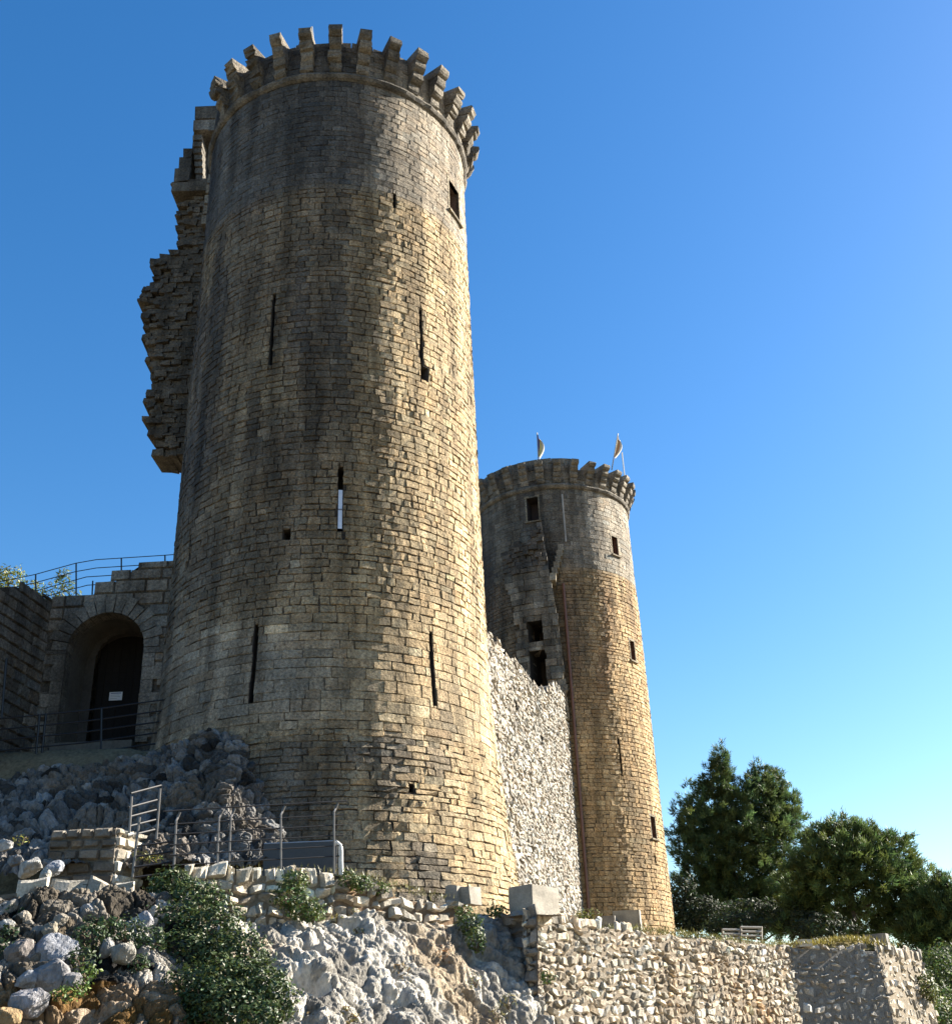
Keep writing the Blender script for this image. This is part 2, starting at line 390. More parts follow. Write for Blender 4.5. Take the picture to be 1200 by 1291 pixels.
for k in range(31):
    dg = 5.6+11.6129*k; dg = (dg+180)%360-180
    if -150 < dg < -57: continue
    er = .9 if -45 < dg < -25 else (.6 if -60 < dg < -45 else random.choice([0,0,.15,.3]))
    corbel(t1, T1, 4.36, dg, 28.55, 30.0+random.uniform(-.06,.06), .66, 4, .40, erode=min(1,er+.15))
# ragged parapet behind the corbels
b = MB(); top1 = lambda u: 29.95+.22*math.sin(u*.9+1)*(noise.noise(Vector((u*.5,2,0)))+.5)
Rp = layout(-math.pi*RR1, math.pi*RR1, 29.72, 30.35, (.2,.3), (.4,.8), (), top1)
for r in Rp:
    V8 = []
    dj = RNG.uniform(-.05,.05)
    for d in (-.55, -.02+dj):
        for uu,vv in ((r[0]+.01,r[2]),(r[1]-.01,r[2]),(r[1]-.02,r[3]),(r[0]+.02,r[3])): V8.append(map1(np.array(uu),np.array(vv),np.array(d)))
    b.add(np.array(V8)+RNG.uniform(-.012,.012,(8,3)), [(0,1,2,3),(7,6,5,4),(0,4,5,1),(1,5,6,2),(2,6,7,3),(3,7,4,0)], None, np.array([.28,.25,.2])*RNG.uniform(.7,1.2))
b.build('parapet', M_TOWER, t1)

# ------------------------------------------------------------------ the farther tower
T2 = (4.26, 57.45); RR2 = 4.4
R2 = lambda z: np.interp(z, [-1,6,12,20,24,29.5], [4.55,4.48,4.44,4.42,4.38,4.36])
map2 = cylmap(*T2, R2, RR2); B = lambda deg: rad(deg)*RR2
W2 = [(B(-20.5),B(-12.2),25.6,27.0),(B(42.2),B(48.6),23.9,25.0),(B(50),B(55.8),18.1,19.2),(B(52),B(58),9.2,10.25)]
DOORS2 = [(B(-21),B(-12.5),16.1,18.05),(B(-21),B(-13),18.5,19.6)]
SL2 = [(B(30.1)-.05,B(30.1)+.05,12.0,13.8)]; HO2 = [(B(51.6),B(53.4),8.05,8.4)]
holes2 = W2+DOORS2+SL2+HO2
def col2(u, v, rng):
    n = len(u); th = np.degrees(u/RR2)
    m1 = nz(u, v, .35, 13.1); m2 = nz(u*1.4, v*.25, .8, 19.7); m3 = nz(u, v, 1.1, 15.5)
    base = np.tile([.68,.48,.255], (n,1))
    grey = np.array([.54,.49,.40]); dark = np.array([.18,.15,.115]); black = np.array([.12,.11,.10]); rust = np.array([.38,.22,.11])
    mix = lambda C, c2, k: C*(1-k[:,None])+c2*k[:,None]
    shade_side = sstep(-th, -32, 0)  # side away from the sun has its shade painted into the stone
    C = mix(base, dark, np.clip(shade_side*(.8+.6*m1), 0, .95)*sstep(v, 13+m1*2.5, 16+m1*2.5))
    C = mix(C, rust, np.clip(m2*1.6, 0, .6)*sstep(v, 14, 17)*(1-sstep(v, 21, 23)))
    C = mix(C, grey, sstep(v, 22.6, 22.9)*(.85-.1*shade_side)); C = C*(1-.5*(shade_side*sstep(v,22.6,22.9))[:,None])
    C = mix(C, black, np.clip(m2*2-.1, 0, .7)*shade_side*sstep(v, 14, 17))
    C = vary(C, n, rng, .09, .03); C[rng.random(n) < .012] *= 1.4
    return C
t2 = thing('round_tower', 'farther round tower with two flags and a ruined spur of wall', 'tower', (T2[0],T2[1],5.0))
mb = MB()
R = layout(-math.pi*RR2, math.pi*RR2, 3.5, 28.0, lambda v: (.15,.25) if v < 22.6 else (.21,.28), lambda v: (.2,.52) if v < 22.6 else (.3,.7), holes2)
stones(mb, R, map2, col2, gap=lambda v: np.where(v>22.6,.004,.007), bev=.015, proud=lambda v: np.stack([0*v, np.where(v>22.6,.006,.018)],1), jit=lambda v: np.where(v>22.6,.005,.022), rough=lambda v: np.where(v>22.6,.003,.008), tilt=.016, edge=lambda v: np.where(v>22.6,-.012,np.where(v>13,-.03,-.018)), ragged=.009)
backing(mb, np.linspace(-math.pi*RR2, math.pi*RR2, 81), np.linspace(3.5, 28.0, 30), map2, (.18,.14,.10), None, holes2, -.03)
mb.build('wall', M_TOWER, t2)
for h in W2: window(h, map2, t2, .13, (.40,.34,.24), .8, True, (.17,.09,.06) if h is not W2[0] else (.07,.06,.06))
slits(SL2, map2, t2); slits(HO2, map2, t2, .5, 'putlog_hole')
string_course(t2, T2, 4.38, 27.55)
for k in range(31):
    dg = 2.3+11.6129*k; dg = (dg+180)%360-180
    corbel(t2, T2, 4.34, dg, 27.72, 28.95+random.uniform(-.05,.05), .56 if dg < 10 else .64, 4, .42, C=(.34,.3,.24), erode=random.choice([0,0,.2]))
b = MB(); top2 = lambda u: (29.15 if u < B(20) else 28.75)+.18*noise.noise(Vector((u*.6,5,0)))
map2p = cylmap(*T2, lambda z: 4.42+0*z, RR2)
Rp = layout(-math.pi*RR2, math.pi*RR2, 27.98, 29.6, (.3,.36), (.45,.9), (), top2)
for r in Rp:
    V8 = []; dj = RNG.uniform(-.03,.03)
    for d in (-.6, dj):
        for uu,vv in ((r[0]+.006,r[2]+.004),(r[1]-.006,r[2]+.004),(r[1]-.006,r[3]-.004),(r[0]+.006,r[3]-.004)): V8.append(map2p(np.array(uu),np.array(vv),np.array(d)))
    b.add(np.array(V8)+RNG.uniform(-.01,.01,(8,3)), [(0,1,2,3),(7,6,5,4),(0,4,5,1),(1,5,6,2),(2,6,7,3),(3,7,4,0)], None, np.array([.30,.265,.21])*RNG.uniform(.7,1.15))
b.build('parapet', M_TOWER, t2)
# spur: torn remains of a higher curtain wall, standing half a metre out from the tower
map2s = cylmap(*T2, lambda z: 4.42+.95+0*z, RR2)
topS = lambda u: float(np.interp(math.degrees(u/RR2), [-37,-34,-28,-22,-16,-12,-10,-4], [22.4,23.6,24.2,23.9,24.3,25.0,25.2,22]))+.2*noise.noise(Vector((u*2,1,3)))
u1S = lambda v: B(float(np.interp(v, [14,16,19.5,22,24.9], [-2,-2.5,-4.4,-7,-10])))+.09*noise.noise(Vector((v*3,8,1)))
u0S = lambda v: B(float(np.interp(v, [14,20,22,25], [-27,-28,-34,-37])))+.25*noise.noise(Vector((v*2,18,1)))
def colS(u, v, rng):
    n = len(u); C = np.tile([.30,.26,.20], (n,1)); k = sstep(v, 22.0, 22.6)[:,None]
    return vary(C*(1-k)+np.array([.17,.15,.125])*k, n, rng, .25, .04)
R = layout(0,0,14.5,25.3, lambda v: (.3,.38) if v < 22.2 else (.18,.28), lambda v: (.4,.75) if v < 22.2 else (.2,.42), DOORS2, topS, u1S, u0S)
b = MB()
for r in R:                                                   # every stone goes right back to the tower
    V8 = []; dj = RNG.uniform(-.03,.05) if r[2] < 22.2 else RNG.uniform(-.18,.10)
    for d in (-1.0, dj):
        for uu,vv in ((r[0]+.008,r[2]+.008),(r[1]-.008,r[2]+.008),(r[1]-.008,r[3]-.008),(r[0]+.008,r[3]-.008)): V8.append(map2s(np.array(uu),np.array(vv),np.array(d)))
    b.add(np.array(V8)+RNG.uniform(-.015,.015,(8,3)), [(0,1,2,3),(7,6,5,4),(0,4,5,1),(1,5,6,2),(2,6,7,3),(3,7,4,0)], None, colS(np.array([(r[0]+r[1])/2]),np.array([(r[2]+r[3])/2]),RNG)[0])
b.build('ruined_spur', M_TOWER, t2)
for h, nm in zip(DOORS2, ('doorway','window')):
    b = MB(); recess(b, h, map2s, 1.8, (.05,.045,.04), -.05, True); b.build(nm, M_DARK, t2)
for i in range(6):                                            # little stair of corbel stones climbing to the right
    dg, z = -5.2+1.25*i, 21.9+.38*i; b = MB()
    a = rad(dg); M = (np.array([[math.cos(a), math.sin(a), 0],[math.sin(a), -math.cos(a), 0],[0,0,1]]), np.array([T2[0],T2[1],0]))
    b.box((-.16,4.3,z-.2),(.14,5.4-.14*i,z+.16), np.array([.42,.37,.28])*random.uniform(.85,1.15), M, .02); b.build('corbel_step', M_TOWER, t2)
def zline(deg, z0, z1, r, n=14): return [(T2[0]+r*math.sin(rad(deg)), T2[1]-r*math.cos(rad(deg)), z) for z in np.linspace(z0, z1, n)]
b = MB(); b.tube(zline(.8, 5.2, 21.8, 4.56), .075, 8, (.13,.06,.04)); b.build('drainpipe', M_METAL, t2)
b = MB(); b.tube(zline(5.0, 24.2, 27.0, 4.46), .05, 6, (.5,.47,.42)); b.build('pipe', M_CONC, t2)
# slab blocks at the foot of the farther tower
def blockbox(name, label, cat, p0, p1, Y, dep, hgt, C, rot=0, mat_=M_CONC, jit=.015, group=None, bev=.02):
    a = W(*p0, Y); bq = W(*p1, Y); wd = abs(bq[0]-a[0]); c = (a+bq)/2
    ca, sa = math.cos(rot), math.sin(rot)
    mb_ = MB(); n = 7; g = np.linspace(0,1,n)
    return rockbox(name, label, cat, (c[0], c[1], a[2]), (wd, dep, hgt), C, rot, mat_, jit, group)
def rockbox(name, label, cat, base, size, C, rot=0, mat_=M_CONC, jit=.015, group=None, seg=6, roundk=.06):
    mb_ = MB(); ca, sa = math.cos(rot), math.sin(rot); g = np.linspace(-1, 1, seg+1)
    for ax in range(3):
        for s in (-1, 1):
            X, Y_ = np.meshgrid(g, g); P = np.zeros(X.shape+(3,)); o = [i for i in range(3) if i != ax]
            P[...,o[0]] = X; P[...,o[1]] = Y_; P[...,ax] = s
            k = np.linalg.norm(P, axis=-1, keepdims=True); P = P*(1-roundk*(k-1))
            P = P*np.array(size)/2
            for idx in np.ndindex(X.shape):
                p = P[idx]; P[idx] = p + jit*np.array([noise.noise(Vector((p[0]*3+base[0], p[1]*3, p[2]*3+9*q))) for q in range(3)])
            P = np.stack([P[...,0]*ca-P[...,1]*sa, P[...,0]*sa+P[...,1]*ca, P[...,2]+size[2]/2], -1)+np.array(base)
            mb_.grid(P, C, flip=(s < 0) ^ (ax == 1))
    o = mb_.build(name, mat_); return tag(o, label, cat, group)
# ------------------------------------------------------------------ straight masonry walls
def poly(pts): 
    xs = [p[0] for p in pts]; ys = [p[1] for p in pts]
    return lambda u: float(np.interp(u, xs, ys))
def wallrun(p, q, zbot, ztop, hr, wr, colf, batter=0.0, thick=.9, holes=(), hole=None, rag=.1, name='wall', matr=M_RUBBLE, parent=None, back=(.22,.19,.15), step=.5, ends=(1,1), rear=True, **kw):
    """a straight run from p to q (x,y), facing the side on the right hand of travel reversed; ztop(u) in metres"""
    p = np.array(p[:2], float); q = np.array(q[:2], float); Lw = np.linalg.norm(q-p); a = (q-p)/Lw
    mf = planemap((p[0],p[1],0), a, batter); mb_ = MB()
    zt = lambda u: ztop(u)+rag*noise.noise(Vector((u*1.3+p[0], 4.2, 0)))
    zm = max(zt(x) for x in np.linspace(0, Lw, 200))
    R = layout(0, Lw, zbot, zm, hr, wr, holes, zt)
    if hole is not None: R = np.array([r for r in R if not any(hole(r[0]+(r[1]-r[0])*i, r[2]+(r[3]-r[2])*j) for i in (.03,.5,.97) for j in (.05,.5,.95))])
    stones(mb_, R, mf, colf, **kw)
    us = np.arange(0, Lw+1e-6, step); us[-1] = Lw
    if hole is None and not holes:
        T = np.array([zt(x)-.07 for x in us]); nv = 8
        V = zbot+(T-zbot)[None,:]*np.linspace(0,1,nv)[:,None]; U = np.tile(us, (nv,1))
        mb_.grid(mf(U, V, np.full_like(U, -.05)), back)
    else:
        vs2 = np.arange(zbot, zm+.01, step if hole is None else .12); us2 = us if hole is None else np.arange(0, Lw+.01, .12)
        hh = lambda u, v: (hole(u, v) if hole is not None else np.zeros_like(u, bool)) | (v > np.vectorize(zt)(u))
        backing(mb_, us2, vs2, mf, back, hh, holes, -.05)
        T = np.array([zt(x)-.07 for x in us])
    # top, rear and ends
    F0 = mf(us, T, np.full_like(us,-.05)); Bk = mf(us, T, -thick+batter*T); Bl = mf(us, np.full_like(us, zbot), np.full_like(us, -thick)+batter*zbot)
    mb_.grid(np.stack([F0, Bk, Bl] if rear else [F0, Bk]), back)
    for i in (0, -1):
        if not ends[i]: continue
        E4 = np.array([mf(us[i:][:1] if i == 0 else us[-1:], np.array([zbot]), np.array([-.05]))[0], F0[i], Bk[i], Bl[i]]); mb_.add(E4, [(0,1,2,3)], None, back)
    return mb_.build(name, matr, parent), mf

# --- curtain wall between the towers
cs, ce = (-0.3, 31.2), (4.15, 53.3); Lc = math.hypot(ce[0]-cs[0], ce[1]-cs[1])
prof = []
for px, py in [(606,780),(612,795),(619,802),(625,810),(633,815),(640,832),(647,831),(655,833),(663,846),(672,858),(681,868),(690,874),(696,864),(703,861),(708,868),(712,872)]:
    d = FX + RX*(px-600)/FPX - UX*(py-645)/FPX
    # intersect with the wall's vertical plane
    nx, ny = (ce[1]-cs[1]), -(ce[0]-cs[0]); t = (cs[0]*nx+cs[1]*ny)/(d[0]*nx+d[1]*ny); P_ = d*t
    prof.append((math.hypot(P_[0]-cs[0], P_[1]-cs[1]), P_[2]))
prof = [(0, prof[0][1])]+prof
def colC(u, v, rng):
    n = len(u); C = np.tile([.43,.395,.335], (n,1)); m = nz(u, v, .5, 31)
    return vary(C*(1+.3*m[:,None]), n, rng, .26, .04)
ch = []
cw_, mc = wallrun(cs, ce, 2.0, poly(prof), (.11,.22), (.24,.7), colC, rag=.35, thick=1.6, name='curtain_wall', step=.4,
    gap=.016, bev=.05, proud=(-.01,.03), jit=.05, rough=.010, tilt=.03, edge=-.05, warp=.06, ragged=.014, back=(.30,.26,.2), holes=[(7.2,7.8,11.0,11.5),(12.6,13.3,11.2,11.65)])
tag(cw_, 'sunlit ragged curtain wall of small pale rubble between the two towers', 'wall')

# --- ruined wall stub clinging to the near tower's left flank
YS = 31.2
st = thing('ruined_wall', 'dark jagged stub of broken wall clinging high to the nearer tower', 'wall', W(210,580,YS))
out = [(583,198),(572,197),(556,192),(540,184),(522,182),(515,186),(490,183),(484,189),(461,187),(446,185),(419,184),(400,181),(388,183),(378,175),(357,180),(342,189),(328,190),(317,197),(313,223),(297,217),(288,231),(276,223),(262,223),(252,232),(240,222),(226,217)]
zl = [(W(x, y, YS)[2], W(x, y, YS)[0]) for y, x in out]; zs_ = np.array([a for a, _ in zl]); xs_ = np.array([b_ for _, b_ in zl])
b = MB(); z = zs_[0]+.3; zend = zs_[-1]
while z < zend:
    h = random.uniform(.12,.25); xl = float(np.interp(z+h/2, zs_, xs_))+random.choice([-.14,-.06,0,.05,.12])+random.uniform(-.06,.06); xr = -7.6; x = xl
    while x < xr:
        x2 = x+random.uniform(.16,.48); fy = YS+random.uniform(-.04,.06)+(random.uniform(-.03,.22) if x < xl+.4 else random.choice([0,0,.06]))
        c_ = np.array([.22,.19,.15])*random.uniform(.7,1.25)
        b.box((x+.006,fy,z+.006),(x2-.006,YS+1.3,z+h-.006), c_, None, .045 if x < xl+.6 else .018); x = x2
    z += h
b.build('wall', M_TOWER, st)
def slabpx(name, x0, y0, x1, y1, Y0, Y1, C, parent, m=M_TOWER, jit=.02):
    a = W(x0, y1, Y0); c = W(x1, y0, Y0); bb = MB(); bb.box((a[0],Y0,a[2]),(c[0],Y1,c[2]), C, None, jit); return bb.build(name, m, parent)
slabpx('string_course', 216, 227, 276, 240, YS-.22, YS+1.3, (.26,.23,.18), st)
slabpx('niche_back', 238, 150, 290, 228, YS+.75, YS+1.3, (.20,.18,.15), st)
slabpx('lintel', 243, 149, 292, 163, YS-.15, YS+1.3, (.36,.33,.28), st)
slabpx('lintel_top', 245, 132, 292, 149, YS+.1, YS+1.3, (.19,.17,.14), st)
b = MB()
for i in range(7):
    a = W(243+i*.5, 170+i*8, YS-.2+i*.03); b.box((a[0], YS-.2+i*.045, a[2]-.2),(a[0]+.34-.012*i, YS+.9, a[2]+.02), np.array([.3,.27,.22])*random.uniform(.8,1.15), None, .015)
b.build('bracket', M_TOWER, st)
b = MB()
for (x0,y0,x1,y1) in [(224,196,241,212),(219,210,240,228),(231,186,242,197)]:
    a = W(x0,y1,YS); c = W(x1,y0,YS); b.box((a[0],YS,a[2]),(c[0],YS+1.2,c[2]), np.array([.19,.165,.13])*random.uniform(.8,1.2), None, .04)
b.build('broken_masonry', M_TOWER, st)
b = MB()
for i in range(9):
    a = W(281-i*2.0, 178+i*13, 29.2); b.box((a[0]-.30, 29.15, a[2]), (a[0], 30.2, a[2]+.37), np.array([.40,.36,.29])*random.uniform(.85,1.12), None, .01)
b.build('jamb', M_TOWER, st)
slabpx('lintel_end', 262, 149, 288, 163, 29.1, 30.6, (.36,.33,.28), st)

# --- gatehouse: arched wall and side wall
GY = 29.5
g0 = W(64,760,GY); g1 = W(222,760,GY); La = g1[0]-g0[0]
gate = thing('gatehouse', 'shaded gate wall with round arched passage and dark door', 'gatehouse', W(140,940,GY))
def colG(u, v, rng):
    n = len(u); m = nz(u, v, .6, 41); C = np.tile([.33,.295,.245], (n,1)); return vary(C*(1+.4*m[:,None]), n, rng, .16, .04)
xL, xR = W(80,850,GY)[0]-g0[0], W(181,830,GY)[0]-g0[0]; ac = (xL+xR)/2; ar = (xR-xL)/2
zc = W(138,772,GY)[2]; zs = zc-ar; zd = W(140,937,GY)[2]
arch = lambda u, v: ((np.abs(u-ac) < ar) & (v < zs) & (v > zd)) | (((u-ac)**2+(v-zs)**2 < ar*ar) & (v >= zs))
gp = [(0,W(64,752,GY)[2]),(W(124,750,GY)[0]-g0[0]-.02,W(124,750,GY)[2])]
for x0,x1,y in [(125,147,737),(148,172,724),(173,222,708)]:
    a = W(x0,y,GY); c = W(x1,y,GY); gp += [(a[0]-g0[0], a[2]), (c[0]-g0[0]-.02, a[2]+.02)]
gw, mg = wallrun((g0[0],GY), (g1[0],GY), 6.8, poly(gp), (.3,.4), (.5,.95), colG, thick=2.6, hole=arch, rag=.0, name='wall', matr=M_TOWER, parent=gate,
    gap=.007, bev=.03, proud=(0,.02), jit=.006, rough=.006, tilt=.02, back=(.17,.145,.115))
# passage: side walls, vault, floor, door at the back
b = MB(); a_ = np.linspace(0, math.pi, 25); dep = np.array([0.05,.5,1.0,1.6,2.3])
arc = [(ac+ar, zd)]+[(ac+ar*math.cos(t), zs+ar*math.sin(t)) for t in a_]+[(ac-ar, zd)]
P = np.array([[ (g0[0]+u, GY+d, z) for u, z in arc] for d in dep]); b.grid(P, (.20,.18,.15), flip=True)
b.box((g0[0]+ac-ar, GY-.3, zd-.35),(g0[0]+ac+ar, GY+2.3, zd-.003), (.2,.18,.15)); b.build('passage', M_DARK, gate)
b = MB()
for i in range(15):
    t0, t1_ = math.pi*i/15+.012, math.pi*(i+1)/15-.012; r0, r1 = ar-.01, ar+.42+.12*(i % 2)
    tt = np.linspace(t0, t1_, 4); V = []
    fy = GY-.035-random.uniform(0,.03)
    for yy in (fy, GY+.5):
        for r_ in (r0, r1): V += [(g0[0]+ac+r_*math.cos(t), yy, zs+r_*math.sin(t)) for t in tt]
    Q = [(j,j+1,j+5,j+4) for j in range(3)]+[(j+8,j+12,j+13,j+9) for j in range(3)]+[(j,j+8,j+9,j+1) for j in range(3)]+[(j+4,j+5,j+13,j+12) for j in range(3)]+[(0,4,12,8),(3,11,15,7)]
    b.add(np.array(V), Q, None, np.array([.36,.32,.26])*random.uniform(.7,1.2))
for s in (-1, 1):
    z = zd
    i = 0
    while z < zs-.05:
        h = random.uniform(.3,.4); h = min(h, zs-z); wd = .55 if i % 2 else .32; i += 1
        x0 = ac+s*(ar-.01); x1 = ac+s*(ar+wd); fy = GY-.03-random.uniform(0,.03)
        b.box((g0[0]+min(x0,x1), fy, z+.006),(g0[0]+max(x0,x1), GY+.4, z+h-.006), np.array([.36,.32,.26])*random.uniform(.7,1.2), None, .006); z += h
b.build('arch', M_TOWER, gate)
b = MB()                                                     # rear arch of the passage, narrower, then the plank door
yb = GY+1.55; il = W(117,850,yb)[0]-g0[0]; iw = (ac+ar-.04-il)/2; ic = il+iw; izs = W(145,797,yb)[2]-iw
b_us = np.linspace(-ar, ar, 49); b_vs = np.linspace(zd, zc, 60); U, V = np.meshgrid(b_us+ac, b_vs)
uc = (U[:-1,:-1]+U[1:,1:])/2; vc = (V[:-1,:-1]+V[1:,1:])/2
msk = ~(((np.abs(uc-ic) < iw) & (vc < izs)) | ((uc-ic)**2+(vc-izs)**2 < iw*iw))
b.grid(np.stack([g0[0]+U, np.full_like(U, yb), V], -1), (.10,.09,.08), msk); b.build('inner_arch', M_DARK, gate)
b = MB()
for i in range(9):
    x0 = g0[0]+ic-iw+i*2*iw/9; b.box((x0+.004, yb+.42+.006*(i%2), zd),(x0+2*iw/9-.004, yb+.5, izs+iw), np.array([.012,.010,.009])*random.uniform(.8,1.2))
door = b.build('door', M_WOOD, gate)
sg = W(146,877.5,yb+.40); b = MB(); b.box((sg[0]-.19,yb+.385,sg[2]-.125),(sg[0]+.19,yb+.405,sg[2]+.125), (.72,.74,.78)); sgn = b.build('notice', M_SIGN, gate); sgn.parent = door; sgn.matrix_parent_inverse = Matrix.Identity(4)
for k, (wd, c_) in enumerate([(.3,(.12,.16,.3)),(.26,(.3,.33,.38)),(.28,(.35,.38,.42)),(.2,(.35,.38,.42))]):
    sub = MB(); sub.box((sg[0]-.15,yb+.379,sg[2]+.075-k*.05),(sg[0]-.15+wd,yb+.384,sg[2]+.088-k*.05+(.012 if k==0 else 0)), c_)
    if k == 0: acc = sub
    else:
        acc.v += sub.v; acc.q += [q_+acc.n for q_ in sub.q]; acc.c += sub.c; acc.n += sub.n
pr_ = acc.build('notice_print', M_SIGN, gate); pr_.parent = door; pr_.matrix_parent_inverse = Matrix.Identity(4)
# side wall running from the gate towards the viewer's left
sa = W(-70,728,24.6); sb = W(68,754,GY+.1)
Ls = math.hypot(sb[0]-sa[0], sb[1]-sa[1])
spf = []
for px, py in [(-70,726),(-30,731),(0,737),(18,735),(31,738),(48,747),(65,753)]:
    d = FX+RX*(px-600)/FPX-UX*(py-645)/FPX; nx, ny = (sb[1]-sa[1]), -(sb[0]-sa[0]); t = (sa[0]*nx+sa[1]*ny)/(d[0]*nx+d[1]*ny); P_ = d*t
    spf.append((math.hypot(P_[0]-sa[0],P_[1]-sa[1])*(1 if P_[1] >= sa[1]-.01 else -1), P_[2]))
sw, _ = wallrun(sa, sb, 6.6, poly(spf), (.28,.36), (.45,.9), colG, rag=.05, thick=1.0, name='stone_wall', matr=M_TOWER,
    gap=.007, bev=.03, proud=(0,.03), jit=.006, rough=.008, tilt=.03, back=(.17,.145,.115))
tag(sw, 'dark shaded block wall left of the arched gate, under the stair railing', 'wall')

# ------------------------------------------------------------------ terrain
def sheet(name, P, C, matr, kind='structure', smooth=True):
    b = MB(); b.grid(P, C); o = b.build(name, matr, None, smooth); return setting(o, kind)
# ground: near meadow, castle hill and plain, one sheet out to the horizon
gx = np.concatenate([[-4000,-1500,-600,-250,-120], np.linspace(-60,-20,21), np.linspace(-19.2,26,114), np.linspace(28,70,22), [120,250,600,1500,4000]])
gy = np.concatenate([[-3000,-800,-200,-60], np.linspace(-20,12,17), np.linspace(13,50,93), np.linspace(52,110,30), [150,250,600,1500,4000]])
GX, GYY = np.meshgrid(gx, gy)
front = lambda x: np.interp(x, [-60,-9,-5.5,-.3,1,8,11.9,13.6,14.0,70], [18.8,19.8,21.4,25.6,25.0,34.2,35.2,39.5,75,80])
def gz(x, y):
    d = y-front(x)
    z0 = -1.75+.35*sstep(d, -14, 0)
    zt = np.interp(np.asarray(x)*1.0, [-60,-8,-5,0,8,15], [2.9,2.9,3.0,2.4,2.2,2.1])+.13*np.clip(d-2,0,24)
    far = sstep(d, 24, 90)
    zt = zt*(1-far)+(-1.5)*far
    drop = sstep(x, 13.4, 15)
    zt = zt*(1-drop)+(-1.0+0*zt)*drop
    up = (1-sstep(x, -8.6, -6.6))*sstep(y, 24.8, 27.2)*(1-sstep(y, 45, 80))
    zt = zt*(1-up)+7.3*up
    return np.where(d > .4, zt, z0)
Zg = gz(GX, GYY)+.06*np.array([noise.noise(Vector((a*.4,b_*.4,0))) for a,b_ in zip(GX.ravel(),GYY.ravel())]).reshape(GX.shape)
sheet('ground', np.stack([GX,GYY,Zg],-1), (.16,.13,.08), M_SOIL)

def rockface(name, top, bot, nu, nv, colf, amp=.5, cell=.6, bulge=.3, seed=0, aniso=(1,1,.55), crack=.5, kind='structure', fine=.12, facet=.2, pits=.0):
    """a rock face hung between two 3-D polylines, roughened with fissures and blocks"""
    top = np.array(top, float); bot = np.array(bot, float)
    def res(P, n):
        d = np.r_[0, np.cumsum(np.linalg.norm(np.diff(P, axis=0), axis=1))]; s = np.linspace(0, d[-1], n); return np.stack([np.interp(s, d, P[:,i]) for i in range(3)], -1)
    Tp, Bt = res(top, nu), res(bot, nu); t = np.linspace(0,1,nv)[:,None,None]
    P = Tp[None]*(1-t)+Bt[None]*t
    du = np.gradient(P, axis=1); dv = np.gradient(P, axis=0); N = np.cross(dv, du); N /= np.linalg.norm(N, axis=-1, keepdims=True)+1e-9
    if N[...,1].mean() > 0: N = -N
    Dp = np.zeros(P.shape[:2]); C = np.zeros(P.shape)
    for i in range(nv):
        for j in range(nu):
            p = P[i,j]; q = Vector((p[0]*aniso[0]+seed, p[1]*aniso[1], p[2]*aniso[2]))
            q2 = q+Vector((noise.noise(q*1.7), noise.noise(q*1.7+Vector((5,0,0))), noise.noise(q*1.7+Vector((0,9,0)))))*.35
            ds, ps = noise.voronoi(q2/cell); e = min(ds[1]-ds[0], .5)
            d2, p2 = noise.voronoi(q2/(cell*.36)+Vector((7,1,3))); e2 = min(d2[1]-d2[0], .5)
            big = noise.fractal(q*.45, 1.0, 2.0, 3); rg = 1.0+noise.fractal(q*2.2, .85, 2.1, 5)
            cellr = noise.cell(ps[0]*7.3); cell2 = noise.cell(p2[0]*5.1)
            pit = max(0.0, noise.noise(q*1.9+Vector((40,0,0)))-.2)
            bil = abs(noise.noise(q*1.5+Vector((0,30,0))))+.5*abs(noise.noise(q*3.3+Vector((0,60,0))))+.25*abs(noise.noise(q*7.1))
            Dp[i,j] = (amp*big*.9 + crack*cell*(.42*(1-math.exp(-e/.16))+.13*(1-math.exp(-e2/.16))) + facet*(bil-.4)
                       + fine*(rg-1.0) - pits*pit + bulge*math.sin(math.pi*min(1, i/nv*1.0))*.6)
            C[i,j] = colf(p, cellr, e, big)
    P = P+N*Dp[...,None]
    b = MB(); b.grid(P, C, flip=True); o = b.build(name, M_ROCK, None, False)
    return setting(o, kind)
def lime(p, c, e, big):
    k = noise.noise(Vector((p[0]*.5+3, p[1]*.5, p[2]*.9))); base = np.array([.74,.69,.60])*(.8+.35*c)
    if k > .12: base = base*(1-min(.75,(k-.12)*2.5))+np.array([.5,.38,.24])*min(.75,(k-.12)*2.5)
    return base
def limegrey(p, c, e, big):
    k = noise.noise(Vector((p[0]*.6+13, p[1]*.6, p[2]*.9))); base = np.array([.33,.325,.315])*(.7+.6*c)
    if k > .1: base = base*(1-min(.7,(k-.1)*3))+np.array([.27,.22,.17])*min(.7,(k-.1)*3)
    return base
def earthy(p, c, e, big):
    k = noise.noise(Vector((p[0]*.7+23, p[1]*.7, p[2]*1.1))); base = np.array([.54,.50,.44])*(.6+.8*c)
    if k > .0: base = base*(1-min(.85,k*3))+np.array([.19,.15,.10])*min(.85,k*3)
    if p[2] < .95: base = base*.4+np.array([.42,.25,.10])*.6
    return base

# sunlit limestone crag below the terrace
rockface('rock_outcrop', [W(212,1165,19.3),W(240,1160,19.8),W(330,1168,20.6),W(400,1158,21.4),W(480,1164,22.4),W(560,1168,23.6),W(610,1156,24.6),W(648,1156,25.1)],
    [W(110,1420,16.3),W(235,1420,16.5)]+[W(330,1420,16.6),W(430,1420,17.3),W(520,1420,18.6),W(620,1420,20.6),W(720,1400,22.7)], 380, 230, lime, amp=.30, cell=.55, bulge=.3, seed=3, crack=.34, fine=.05, aniso=(1.25,1.25,.75), facet=.2, pits=.55)
